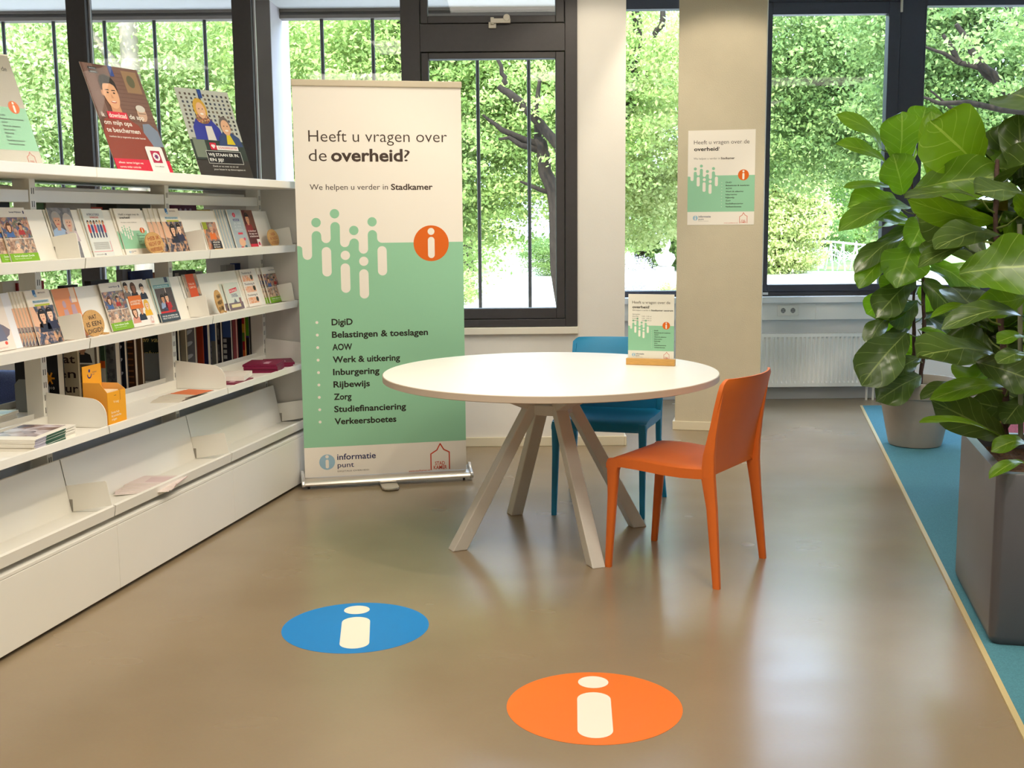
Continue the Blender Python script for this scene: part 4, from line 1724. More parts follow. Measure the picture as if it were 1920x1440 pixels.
INK = P(44, 36, 30)
INKR = P(158, 74, 34)
bubble('round cork speech bubble with red-brown handwriting in front of the fanned magazines', -1.090, -.118, 1.258, .072, .048, ['HEB IK', 'RECHT OP', 'HUURTOESLAG'], INKR)
bubble('cork speech bubble with red-brown handwriting at the right end of the upper shelf', .150, -.12, 1.258, .066, .047, ['HEB', 'IK NOG', 'OV-TOESLAG'], INKR, 0, 0)
bubble('cork speech bubble with black handwriting asking about digid', -1.600, -.110, .964, .060, .052, ['WAT', 'IS EEN', 'DIGID?'], INK, -.12)
bubble('narrow-looking cork speech bubble between divider and town brochure on the lower shelf', -.520, -.110, .962, .060, .058, ['WAAR', 'VIND IK', 'EEN BAAN', '?'], INK, .20, 1)


# --- posters in clear holders on the top board
def top_poster(label, px, py, Y, w, h, lean, rotz, art):
    p = at_y(px, py, Y)
    M = T((p.x, p.y, 1.5945)) @ RZ(rotz) @ T((-w / 2, 0, 0)) @ RX(-lean)
    r = tag(empty('poster_holder', M), label, 'poster holder')
    mb = MB()
    mb.box(0, w, 0, .001, .002, h, P(232, 222, 204))
    art(mb, w, h)
    mb.build('poster', r)
    mb = MB()
    mb.box(-.003, w + .003, -.0082, -.0066, 0, h + .004, ACRYLIC)
    mb.build('clear_front', r)
    mb = MB()
    f = math.tan(lean)
    mb.extrude([(0, .0035, 0), (w, .0035, 0), (w, .0035, h), (0, .0035, h)], (0, .002, 0), ACRYLIC)
    # foot running back along the board
    c, s_ = math.cos(lean), math.sin(lean)
    q = [(0, 0), (.12 * c, .12 * s_), (.12 * c - .002 * s_, .12 * s_ + .002 * c), (-.002 * s_, .002 * c)]
    mb.extrude([(0, .0055 + a, b) for a, b in q], (w, 0, 0), ACRYLIC)
    mb.build('clear_stand', r)


def art_app(mb, w, h):
    mb.rect(0, w, 0, h, P(96, 62, 50), 1)
    br = mat('poster_brick', (112, 72, 56), .5, noise=.25, scale=40, stretch=(20, 1, 60))
    mb.rect(w * .40, w, h * .34, h, br, 2)
    for i in range(14):
        mb.rect(w * .42, w, h * (.44 + i * .038), h * (.443 + i * .038), P(84, 52, 42), 3)
    mb.rect(w * .04, w * .20, h * .5, h, P(130, 96, 84), 2)
    for i in range(5):
        mb.rect(w * (.05 + i * .03), w * (.057 + i * .03), h * .5, h, P(96, 66, 58), 3)
    mb.rect(w * .68, w * .95, h * .76, h * .97, P(150, 116, 84), 4)
    mb.ell(w * .8, h * .87, w * .07, h * .06, P(96, 92, 66), 5, 14)
    # older man behind
    mb.poly([(w * .66, h * .25), (w * 1.0, h * .25), (w * .98, h * .40), (w * .86, h * .47), (w * .74, h * .46)], P(122, 132, 150), 5)
    mb.ell(w * .80, h * .56, w * .085, h * .075, P(200, 160, 136), 6, 18)
    mb.ell(w * .80, h * .61, w * .085, h * .035, P(206, 196, 186), 7, 14)
    mb.rect(w * .74, w * .87, h * .56, h * .565, P(60, 50, 46), 8)
    # young man in a rust jumper
    mb.poly([(0, h * .10), (w * .78, h * .10), (w * .80, h * .26), (w * .66, h * .44), (w * .44, h * .53), (w * .26, h * .53), (w * .08, h * .48), (0, h * .36)], P(142, 62, 46), 6)
    sk = P(222, 164, 126)
    mb.poly([(w * .27, h * .50), (w * .45, h * .50), (w * .44, h * .64), (w * .28, h * .64)], P(204, 144, 108), 7)
    mb.ell(w * .355, h * .72, w * .128, h * .135, sk, 8, 26)
    mb.ell(w * .215, h * .73, w * .025, h * .03, P(206, 146, 110), 7, 10)
    mb.poly([(w * .215, h * .74), (w * .215, h * .84), (w * .25, h * .89), (w * .34, h * .91), (w * .44, h * .89), (w * .49, h * .84), (w * .495, h * .74),
             (w * .475, h * .80), (w * .40, h * .825), (w * .28, h * .82), (w * .235, h * .79)], P(38, 30, 28), 9)
    for q in (-.052, .058):
        mb.ell(w * (.355 + q), h * .735, w * .02, h * .008, P(54, 38, 32), 9, 10)
        mb.poly([(w * (.355 + q - .035), h * .755), (w * (.355 + q + .035), h * .757), (w * (.355 + q + .03), h * .766), (w * (.355 + q - .03), h * .764)], P(48, 34, 30), 9)
    mb.poly([(w * .35, h * .73), (w * .385, h * .685), (w * .34, h * .683)], P(204, 144, 108), 9)
    mb.ell(w * .358, h * .648, w * .05, h * .011, P(186, 98, 84), 9, 14)
    mb.ell(w * .358, h * .652, w * .038, h * .005, P(240, 228, 218), 10, 10)
    app_text(mb, w, h, 10, .0195)
    # telephone with an app tile
    mb.poly([(w * .62, h * -.0 + .001), (w * .93, .001), (w * .93, h * .23), (w * .91, h * .245), (w * .64, h * .245), (w * .62, h * .23)], P(232, 226, 222), 13)
    mb.rect(w * .69, w * .86, h * .09, h * .205, P(178, 36, 74), 14)
    mb.ell(w * .775, h * .148, w * .062, h * .04, P(240, 232, 232), 15, 20)
    mb.ell(w * .775, h * .148, w * .030, h * .020, P(120, 44, 110), 16, 14)
    for q in range(8):
        t = q * math.pi / 4
        mb.line([(w * .775 + .004 * math.cos(t), h * .148 + .004 * math.sin(t)), (w * .775 + .014 * math.cos(t), h * .148 + .014 * math.sin(t))], .002, P(120, 44, 110), 16)
    mb.text('CoronaMelder', w * .69, h * .05, .005, GREY, 14, .004, w * .17)
    for z in (.92, .955):
        mb.rect(w * .10, w * .25, h * (z - .012), h * (z + .012), BLACK, 10)
        mb.text('download', w * .125, h * (z - .006), .005, P(230, 230, 230), 11, 0, w * .1)
    mb.rect(w * .46, w * .53, h * .90, h * 1.0, P(44, 70, 140), 10)


def art_donor(mb, w, h):
    mb.rect(0, w, 0, h, P(186, 186, 176), 1)
    rnd = random.Random(5)
    for i in range(10):
        for j in range(11):
            x = w * (.06 + .086 * j + rnd.uniform(-.008, .008))
            z = h * (.50 + .047 * i)
            mb.rect(x, x + w * .038, z, z + h * .026, P(*rnd.choice([(52, 50, 54), (84, 70, 62), (70, 74, 90), (110, 96, 84)])), 2)
    mb.rect(0, w, 0, h * .20, P(56, 50, 46), 2)
    mb.rect(0, w, h * .19, h * .42, P(52, 62, 56), 2)
    mb.rect(w * .04, w * .26, h * .22, h * .44, P(120, 128, 112), 3)
    # woman in a patterned headscarf and blue jacket
    mb.poly([(w * .12, h * .42), (w * .66, h * .42), (w * .62, h * .56), (w * .50, h * .66), (w * .22, h * .66), (w * .13, h * .56)], P(52, 58, 150), 4)
    mb.poly([(w * .34, h * .42), (w * .50, h * .42), (w * .48, h * .58), (w * .36, h * .58)], P(214, 206, 200), 5)
    mb.ell(w * .36, h * .77, w * .125, h * .125, P(206, 160, 60), 5, 20)
    mb.ell(w * .36, h * .66, w * .13, h * .06, photo_mat('photo_scarf', [(210, 170, 70), (70, 50, 50), (170, 90, 60), (226, 200, 140)], 120), 6, 18)
    mb.ell(w * .365, h * .755, w * .082, h * .092, P(226, 176, 140), 7, 20)
    for q in (-.03, .035):
        mb.ell(w * (.365 + q), h * .772, w * .012, h * .006, P(50, 36, 32), 8, 8)
    mb.ell(w * .367, h * .715, w * .032, h * .012, P(244, 232, 222), 8, 12)
    # man with grey hair in front of her
    mb.poly([(w * .52, h * .36), (w * .98, h * .36), (w * .95, h * .46), (w * .82, h * .52), (w * .66, h * .52), (w * .56, h * .46)], P(56, 72, 112), 6)
    mb.poly([(w * .68, h * .38), (w * .84, h * .38), (w * .78, h * .50), (w * .72, h * .50)], P(214, 190, 40), 7)
    mb.ell(w * .745, h * .60, w * .10, h * .105, P(110, 100, 96), 7, 18)
    mb.ell(w * .745, h * .575, w * .086, h * .09, P(218, 168, 134), 8, 20)
    for q in (-.03, .035):
        mb.ell(w * (.745 + q), h * .592, w * .012, h * .006, P(50, 36, 32), 9, 8)
    mb.ell(w * .747, h * .54, w * .034, h * .010, P(236, 220, 206), 9, 12)
    mb.rect(w * .33, w * .45, h * .31, h * .39, P(202, 36, 60), 9)
    mb.ell(w * .375, h * .355, w * .022, h * .015, P(244, 230, 230), 10, 12)
    mb.ell(w * .405, h * .355, w * .022, h * .015, P(244, 230, 230), 10, 12)
    mb.poly([(w * .355, h * .35), (w * .39, h * .322), (w * .425, h * .35)], P(244, 230, 230), 10)
    mb.rect(w * .45, w * .86, h * .31, h * .36, P(236, 230, 226), 9)
    mb.text('DONORREGISTER', w * .48, h * .325, .010, P(202, 36, 60), 10, .01, w * .36)
    mb.rect(w * .22, w * .88, h * .155, h * .295, P(30, 28, 30), 9)
    mb.line([(w * .22, h * .155), (w * .88, h * .155), (w * .88, h * .295), (w * .22, h * .295), (w * .22, h * .155)], .002, P(226, 222, 214), 10)
    mb.text('WIJ STAAN ER IN.', w * .25, h * .238, .014, P(238, 234, 228), 10, .02, w * .58)
    mb.text('EN JIJ?', w * .25, h * .18, .014, P(238, 234, 228), 10, .02, w * .26)
    mb.text('Denk er nu over na en vul', w * .27, h * .115, .008, P(220, 214, 206), 9, .006, w * .48)
    mb.text('jouw keuze in op donorregister.nl', w * .27, h * .08, .008, P(220, 214, 206), 9, .006, w * .60)
    mb.rect(w * .40, w * .47, h * .90, h, P(44, 70, 140), 9)


def art_gov(mb, w, h):
    k = w / .42
    a_poster(mb, w)


top_poster('red-brown poster of a young man in a clear holder on the top board', 274, 318, 4.85, .32, .462, math.radians(21.5), math.radians(64.8), art_app)
top_poster('poster of a woman in a headscarf and a man, in a clear holder', 428, 329, 5.57, .325, .44, math.radians(21), math.radians(56.6), art_donor)
top_poster('green and cream poster in a clear holder at the left end of the top board', 20, 305, 4.18, .30, .43, math.radians(20), math.radians(64.8), art_gov)

# --- things lying on the flat shelf
yb = tag(empty('brochure_box', SM_ @ T((-1.69, .028, .632)) @ RZ(0)), 'yellow cardboard brochure box on the flat shelf', 'box')
YEL = P(240, 166, 30)
YELIN = P(226, 172, 96)
BXW, BXD = .128, .098
mb = MB()
mb.box(0, BXW, 0, .002, 0, .128, YEL)
mb.text('Vraag', BXW * .30, .085, .009, P(255, 236, 190), 2, .008, BXW * .3)
for i, t in enumerate(('Eerste hulp', 'bij juridische', 'vragen')):
    mb.text(t, BXW * .16, .046 - i * .013, .0085, P(255, 240, 206), 2, .010, (.056, .068, .036)[i])
mb.rect(BXW * .68, BXW * .70, .09, .128, P(150, 96, 20), 1)
mb.rect(BXW * .36, BXW * .48, .112, .1135, P(60, 44, 30), 1)
mb.build('front', yb)
mb = MB()
mb.extrude([(0, .002, 0), (0, BXD, 0), (0, BXD, .165), (0, .03, .165), (0, .002, .13)], (.002, 0, 0), P(228, 158, 62))
mb.build('side', yb)
mb = MB()
mb.extrude([(BXW - .002, .002, 0), (BXW - .002, BXD, 0), (BXW - .002, BXD, .15), (BXW - .002, .03, .15), (BXW - .002, .002, .13)], (.002, 0, 0), YELIN)
mb.build('side', yb)
mb = MB()
mb.box(0, BXW, BXD, BXD + .002, 0, .225, YEL)
mb2 = [(-.0003, 0)]
o = mb.build('back', yb)
mb = MB()
mb.ell(.046, .030, .0065, .0065, P(60, 50, 120), 1, 16)
ring_pts = [(.046 + .013 * math.cos(math.pi + math.pi * k / 10), .016 + .013 * math.sin(math.pi + math.pi * k / 10)) for k in range(11)]
mb.line(ring_pts, .005, P(60, 50, 120), 1)
mb.text('Het Juridisch', .066, .020, .005, P(60, 50, 90), 1, 0, .03)
mb.text('Loket', .066, .012, .005, P(60, 50, 90), 1, 0, .014)
mb.build('printed_emblem', yb, T((0, BXD - .0001, .175)))
mb = MB()
mb.box(.004, BXW - .004, .004, BXD - .004, .002, .006, YELIN)
mb.build('bottom', yb)
lf = MB()
lf.box(0, .1, 0, .06, 0, .12, mat('leaflet_edges', (236, 214, 180), .7, noise=.1, scale=4, stretch=(1, 200, 1)))
tag(lf.build('leaflet_bundle', matrix=SM_ @ T((-1.676, .05, .639))), 'bundle of pale leaflets standing inside the yellow brochure box', 'leaflets')


def flat_pile(name, label, cat, s, u, z, w, d, n, t, art, rot, jit, seed, group, drift=(0, 0), one=None):
    """n single sheets or booklets lying on one another, each its own thing"""
    rnd = random.Random(seed)
    mb = MB()
    mb.box(-w / 2, w / 2, -d / 2, d / 2, 0, t, PAPER)
    art(mb, w, d, t)
    first = None
    for k in range(n):
        M = SM_ @ T((s + drift[0] * k + rnd.uniform(-jit, jit), -u + drift[1] * k + rnd.uniform(-jit, jit), z + k * (t + .0003))) @ RZ(rot + rnd.uniform(-jit, jit) * 6 - (.045 * k if drift[0] else 0))
        if first is None:
            first = mb.build(name, matrix=M)
            o = first
        else:
            o = first.copy()
            COL.objects.link(o)
            o.matrix_world = M
        tag(o, label if k == n - 1 or n == 1 else one, cat, group)
    return first


def flat_rect(mb, x0, x1, y0, y1, z, m):
    mb.add([(x0, y0, z), (x1, y0, z), (x1, y1, z), (x0, y1, z)], [(0, 1, 2, 3)], m)


def a_orange(mb, w, d, t):
    flat_rect(mb, -w * .2, w * .5, -d * .5, d * .5, t + .0002, P(216, 110, 56))
    flat_rect(mb, -w * .5, -w * .2, -d * .5, d * .5, t + .0002, P(206, 196, 178))
    mb.box(-w / 2, w / 2, -d / 2 - .0003, -d / 2, 0, t, P(110, 84, 70))


def a_photo(mb, w, d, t):
    flat_rect(mb, -w * .3, w * .45, -d * .35, d * .5, t + .0002, photo_mat('photo_lilac', [(200, 196, 206), (150, 120, 110), (222, 214, 220), (90, 70, 74), (190, 150, 120)], 14))
    mb.box(-w * .24, w * .24, -d / 2 - .0004, -d / 2, 0, t, P(52, 92, 72))
    mb.box(-w * .5, -w * .24, -d / 2 - .0004, -d / 2, 0, t, P(178, 172, 186))


def a_burg(mb, w, d, t):
    flat_rect(mb, -w * .5, w * .5, -d * .5, d * .5, t + .0002, P(126, 26, 62))
    mb.box(-w / 2 - .0003, w / 2 + .0003, -d / 2 - .0004, -d / 2, 0, t, P(112, 24, 56))
    mb.box(w / 2, w / 2 + .0004, -d / 2, d / 2, 0, t, P(150, 70, 96))
    mb.box(-w / 2 - .0004, -w / 2, -d / 2, d / 2, 0, t, P(118, 26, 60))
    flat_rect(mb, -w * .28, -w * .10, -d * .22, -d * .05, t + .0004, P(216, 176, 190))
    flat_rect(mb, -w * .05, w * .12, -d * .22, -d * .05, t + .0004, P(196, 130, 152))


def a_white(mb, w, d, t):
    flat_rect(mb, -w * .5, w * .5, -d * .5, d * .5, t + .0002, P(238, 226, 214))


def a_pink(mb, w, d, t):
    flat_rect(mb, -w * .5, w * .5, -d * .5, d * .5, t + .0002, P(228, 210, 206))
    flat_rect(mb, -w * .3, w * .3, -d * .4, d * .2, t + .0004, P(216, 190, 190))
    mb.box(-w / 2, w / 2, -d / 2 - .0004, -d / 2, t * .3, t * .8, P(170, 60, 70))


def a_news(mb, w, d, t):
    flat_rect(mb, -w * .5, w * .5, -d * .5, d * .5, t + .0002, photo_mat('photo_news', [(196, 200, 200), (226, 216, 190), (206, 180, 90), (150, 150, 140), (230, 226, 214)], 10))


flat_pile('leaflet', 'orange and white leaflet on top of the fan on the flat shelf', 'leaflet', -1.02, -.125, .6325, .21, .13, 9, .0012, a_orange, .25, .004, 3,
          'orange leaflets fanned out on the flat shelf', (.012, -.003), 'orange and white leaflet in the fan on the flat shelf')
flat_pile('booklet', 'topmost white photo booklet of the pile at the left end of the flat shelf', 'booklet', -2.03, -.132, .6325, .30, .19, 9, .0042, a_photo, .12, .003, 4,
          'white photo booklets piled on the flat shelf', (0, 0), 'white photo booklet with green spine in the pile on the flat shelf')
flat_pile('booklet', 'topmost burgundy booklet of the pile at the right end of the flat shelf', 'booklet', -.055, -.120, .6325, .21, .17, 4, .0105, a_burg, .22, .004, 5,
          'burgundy booklets piled on the flat shelf', (0, 0), 'burgundy booklet in the pile at the right end of the flat shelf')
flat_pile('booklet', 'white booklet lying on a burgundy one beside the flat shelf end plate', 'booklet', -.40, -.13, .640, .21, .148, 1, .022, a_white, .25, .003, 6, None)
flat_pile('booklet', 'single burgundy booklet underneath the thick white one', 'booklet', -.47, -.11, .6325, .21, .148, 1, .006, a_burg, .1, .003, 7, None)
flat_pile('booklet', 'dark burgundy booklet lying at the far end behind the burgundy pile', 'booklet', .165, -.14, .6325, .19, .15, 2, .012, a_burg, .5, .004, 8,
          None, (0, 0), 'lower burgundy booklet at the far end of the flat shelf')
flat_pile('leaflet', 'topmost pink and white leaflet fanned on the bottom sloping shelf', 'leaflet', -1.36, -.095, .3125, .15, .21, 8, .0013, a_pink, .5, .005, 9,
          'pink and white leaflets on the bottom shelf', (.018, .0), 'pink and white leaflet in the fan on the bottom shelf')

# --- books on the rear side of the shelving, fore-edges towards us
rnd = random.Random(11)
bk = [(110, .040, .245, (30, 30, 34), 'black book with a small orange lion emblem'),
      (148, .008, .275, (206, 190, 160), 'cream book with large dark letters'),
      (183, .022, .285, (96, 84, 72), 'brown book with two photographs on its cover'),
      (198, .006, .25, (62, 84, 62), 'green book with an orange band'),
      (218, .036, .24, (112, 108, 110), 'grey book with square photographs'),
      (235, .020, .24, (28, 32, 46), 'dark blue book with pale shapes'),
      (253, .022, .26, (70, 44, 30), 'dark brown book with gilt rows'),
      (266, .016, .25, (112, 82, 56), 'mid brown book beside the gilt-lettered one'),
      (310, .012, .245, (32, 44, 36), 'dark green book with gold cursive lettering')]


def book(px, py, t, h, rgb, label, z=.658, art=None, d=.19):
    s, _ = at_u(px, py, -.345)
    mb = MB()
    c = P(*rgb)
    # cover boards facing along the run, fore-edge towards the room
    mb.box(0, .0022, 0, d, 0, h, c)
    mb.box(t + .0022, t + .0044, 0, d, 0, h, c)
    mb.box(.0022, t + .0022, d - .003, d, 0, h, c)
    r = mb.build('book', matrix=SM_ @ T((s, .345, z)))
    tag(r, label, 'book')
    pb_ = MB()
    pb_.box(.0024, t + .002, .003, d - .003, .003, h - .003, PAGE)
    pb_.build('pages', r)
    if art:
        ab = MB()
        art(ab, d, h)
        # artwork plane: picture x runs from the rear spine to the fore-edge
        ab.build('cover_print', r, Matrix(((0, 1, 0, 0), (-1, 0, 0, d), (0, 0, 1, 0), (0, 0, 0, 1))))
    return r


def b_lion(mb, w, h):
    o = P(236, 156, 40)
    mb.ell(w * .80, h * .52, w * .05, h * .05, o, 1, 12)
    for t in range(6):
        a = t * math.pi / 3
        mb.line([(w * .80, h * .52), (w * .80 + .02 * math.cos(a), h * .52 + .024 * math.sin(a))], .007, o, 2)
    mb.text('2010', w * .70, h * .34, .010, P(230, 226, 220), 1, .01, w * .2)


def b_natuur(mb, w, h):
    for i in range(40):
        rr = random.Random(i)
        mb.ell(w * rr.random(), h * rr.random(), .0018, .0018, P(140, 100, 70), 1, 6)
    for i, t in enumerate(('wat', 'een', 'natuur')):
        mb.text(t, w * (.30, .22, -.0)[i] + .01, h * (.62 - i * .22), .034, P(58, 36, 34), 2, .012, w * (.58, .66, .92)[i])


def b_photos(mb, w, h):
    mb.rect(w * .42, w * .95, h * .52, h * .92, P(214, 208, 198), 1)
    person(mb, w * .66, h * .54, h * .34, P(190, 140, 112), HAIR[2], P(40, 36, 40), 2)
    mb.rect(w * .48, w * .95, h * .08, h * .44, photo_mat('photo_sepia', [(70, 40, 34), (110, 70, 56), (50, 30, 30), (150, 110, 86)], 40), 1)


def b_plant(mb, w, h):
    mb.rect(0, w, h * .5, h * .62, P(220, 100, 40), 1)
    mb.rect(0, w, 0, h * .5, P(206, 200, 190), 1)


def b_squares(mb, w, h):
    for i in range(2):
        mb.rect(w * .5, w * .96, h * (.10 + .46 * i), h * (.46 + .46 * i), photo_mat('photo_greys', [(60, 56, 58), (90, 86, 90), (130, 124, 124)], 40), 1)


def b_swirl(mb, w, h):
    for z in (.78, .55, .3):
        mb.ell(w * .8, h * z, w * .16, h * .04, P(206, 206, 212), 1, 14, .5)


def b_gilt(mb, w, h):
    for i in range(9):
        mb.rect(w * .3, w * .96, h * (.1 + i * .1), h * (.125 + i * .1), P(140, 88, 50), 1)


def b_gold(mb, w, h):
    g = P(206, 186, 110)
    mb.text('Bergen van', w * .02, h * .74, .022, g, 1, .004, w * .88, shear=.35)
    mb.text('Valkenburg', w * .02, h * .48, .022, g, 1, .004, w * .92, shear=.35)
    mb.ell(w * .4, h * .2, w * .2, h * .1, P(20, 22, 22), 1, 14)


arts = [b_lion, b_natuur, b_photos, b_plant, b_squares, b_swirl, b_gilt, None, b_gold]
for (px, t, h, rgb, lb), ar in zip(bk, arts):
    book(px, 720 - (px - 100) * .25, t, h, rgb, lb + ' seen between the shelves', art=ar)


def b_house(mb, w, h):
    mb.rect(0, w, h * .55, h, P(70, 96, 150), 1)
    for i in range(4):
        for j in range(4):
            mb.rect(w * (.2 + .19 * i), w * (.3 + .19 * i), h * (.08 + .12 * j), h * (.16 + .12 * j), P(190, 184, 176), 2)


def b_green(mb, w, h):
    mb.rect(0, w, h * .5, h, P(96, 160, 30), 1)
    mb.rect(0, w, h * .46, h * .5, P(60, 50, 120), 1)


def b_multi(mb, w, h):
    for i, c in enumerate(((222, 96, 40), (178, 36, 36), (110, 140, 40), (236, 178, 50), (190, 44, 40))):
        mb.rect(0, w, h * i / 5, h * (i + 1) / 5, P(*c), 1)


bk3 = [(334, .022, .235, (40, 36, 40), 'thin dark book just right of the second post', None),
       (349, .012, .24, (176, 160, 136), 'beige speckled book right of the second post', None),
       (366, .016, .25, (128, 124, 130), 'grey book with a rock photo', b_swirl),
       (381, .004, .25, (160, 56, 28), 'rust red book', None),
       (390, .030, .25, (36, 44, 88), 'navy blue book beside the rust red one', None),
       (405, .018, .24, (120, 116, 108), 'book with a house front photo', b_house),
       (415, .020, .235, (44, 40, 48), 'dark book with a pale band', b_squares),
       (434, .018, .24, (48, 44, 52), 'book with a blue sky above a dark town photo', b_house),
       (444, .016, .235, (190, 96, 100), 'thin reddish book', None),
       (454, .006, .235, (34, 34, 40), 'black book left of the multicoloured one', None),
       (460, .010, .235, (220, 150, 50), 'book with multicoloured bands', b_multi),
       (468, .012, .235, (36, 36, 44), 'green and black book', b_green),
       (472, .004, .225, (150, 146, 146), 'grey book at the far end of the row', None)]
for px, t, h, rgb, lb, ar in bk3:
    book(px, 660, t, h, rgb, lb + ' on the rear shelf', art=ar)


def bookend(px, label):
    s, _ = at_u(px, 700, -.345)
    mb = MB()
    gm = mat('bookend_grey', (120, 122, 118), .5)
    mb.extrude([(0, .35, 0), (0, .50, 0), (0, .50, .11), (0, .48, .13), (0, .37, .13), (0, .35, .11)], (.002, 0, 0), gm)
    mb.box(.0, .10, .37, .48, 0, .0015, gm)
    tag(mb.build('bookend', matrix=SM_ @ T((s, 0, .6575))), label, 'bookend')


bookend(92, 'grey metal bookend in front of the black book with a lion emblem')
bookend(309, 'grey metal bookend below the dark green book with gold lettering')


# things on the rear side peeking over the sloping shelves
def slab(px0, px1, py, zb, rgb, name, label, cat, u=-.40, d=.03, art=None, m=None, lean=0.0):
    s0, zt = at_u(px0, py, u)
    s1, _ = at_u(px1, py, u)
    mb = MB()
    mb.box(0, s1 - s0, 0, d, 0, zt - zb, m or P(*rgb))
    if art:
        art(mb, s1 - s0, zt - zb)
    return tag(mb.build(name, matrix=SM_ @ T((s0, -u, zb)) @ RX(-lean)), label, cat)


ZA, ZB = 1.2135, .9335
slab(84, 168, 350, ZA, (176, 168, 156), 'archive_box', 'large pale grey box behind the back rail on the top rear shelf', 'box', d=.14)
slab(-30, 15, 345, ZA, (52, 48, 46), 'archive_box', 'dark box at the left edge behind the back rail', 'box', d=.12)
slab(66, 80, 351, ZA, (76, 110, 50), 'book', 'green patterned book left of the large pale box', 'book')
slab(171, 192, 388, ZA, (190, 74, 48), 'book', 'book with a red top strip right of the large pale box', 'book', d=.05)
slab(217, 281, 357, ZA, (58, 58, 52), 'archive_box', 'dark box left of the second post behind the back rail', 'box', d=.1)
slab(321, 368, 384, ZA, (92, 36, 62), 'book', 'purple patterned book right of the second post', 'book', art=lambda mb, w, h: [mb.ell(w * (.15 + .2 * i), h * .95 - .01, .012, .007, P(170, 150, 170), 1, 10) for i in range(4)])
slab(370, 394, 393, ZA, (196, 156, 60), 'book', 'thin yellow book near the purple patterned one', 'book')
slab(4, 40, 529, ZB, (206, 196, 176), 'book', 'cream book left of the first post on the second rear shelf', 'book')
slab(33, 46, 531, ZB, (140, 34, 30), 'book', 'red book against the left of the first post', 'book', u=-.39, d=.02)
slab(70, 82, 527, ZB, (150, 36, 30), 'book', 'red book right of the first post on the second rear shelf', 'book')
slab(120, 146, 536, ZB, (40, 38, 40), 'book', 'flat black book low behind the orange booklet', 'book')
slab(170, 204, 527, ZB, (46, 44, 46), 'book', 'black book above the crowd brochure with the green strip', 'book')
slab(229, 246, 506, ZB, (112, 112, 120), 'book', 'dull grey book left of the navy blue face-out book', 'book')
slab(244, 286, 509, ZB, (44, 56, 104), 'book', 'navy blue book face-out on the second rear shelf', 'book', u=-.385, d=.012)
slab(284, 301, 512, ZB, (142, 88, 60), 'book', 'brown book between navy blue book and second post', 'book')
slab(325, 349, 508, ZB, (60, 56, 56), 'book', 'dark book with a small photo right of the second post', 'book', art=lambda mb, w, h: mb.rect(w * .1, w * .4, h * .75, h * .95, P(150, 140, 130), 1))
slab(349, 366, 507, ZB, (30, 30, 34), 'book', 'black book beside the orange-red block brochure', 'book')
slab(366, 380, 510, ZB, (140, 132, 122), 'book', 'beige book with lined spine beside the black one', 'book')
slab(423, 440, 497, ZB, (156, 152, 146), 'book', 'grey striped book at the right end of the second rear shelf', 'book', art=lambda mb, w, h: [mb.rect(w * (.1 + .16 * i), w * (.15 + .16 * i), h * .5, h, P(100, 98, 96), 1) for i in range(5)])
slab(441, 468, 494, ZB, (40, 62, 120), 'book', 'bright navy book at the right end of the second rear shelf', 'book')

# magazines lying on the rear shelf at the left
flat_pile('magazine', 'topmost newspaper-like magazine of the pile behind the first post', 'magazine', -1.93, -.44, .6575, .30, .21, 8, .0052, a_news, .15, .008, 14,
          'magazines piled on the rear shelf', (0, 0), 'magazine in the pile behind the first post')

# --- blue armchair behind the shelving
s_, z_ = at_u(22, 720, -1.25)
am = tag(empty('armchair', SM_ @ T((s_ - .05, 1.25, 0)) @ RZ(.0)), 'blue-grey fabric armchair seen through the shelving at the left', 'armchair')
FAB = mat('armchair_fabric', (92, 104, 142), .95, noise=.25, scale=160, bump=.4, bscale=300)
mb = MB()
mb.box(-.36, .36, .0, .62, .22, .44, FAB)
mb.build('seat', am, bevel=.05, seg=4, smooth=40)
mb = MB()
mb.box(-.36, .36, .50, .68, .40, .86, FAB)
mb.build('backrest', am, bevel=.06, seg=4, smooth=40)
for s in (-1, 1):
    mb = MB()
    mb.box(s * .42 - .07, s * .42 + .07, .0, .66, .18, .62, FAB)
    mb.build('armrest', am, bevel=.05, seg=4, smooth=40)
for sx in (-.36, .36):
    for sy in (.08, .58):
        mb = MB()
        mb.tube([(sx, sy, .20), (sx, sy, 0)], [.022, .015], BLACK, 10)
        mb.build('leg', am)

# ================================================================== FIDDLE-LEAF FIGS
_LW = [(0, .10), (.08, .30), (.18, .52), (.28, .60), (.36, .62), (.48, .80), (.60, .96), (.70, 1.0), (.80, .95), (.88, .80), (.95, .50), (1.0, .06)]


def lw(t):
    for (a, b), (c, d) in zip(_LW[:-1], _LW[1:]):
        if t <= c:
            return b + (d - b) * (t - a) / (c - a)
    return .06


class LeafMB(MB):
    def __init__(self):
        super().__init__()
        self.uv = []


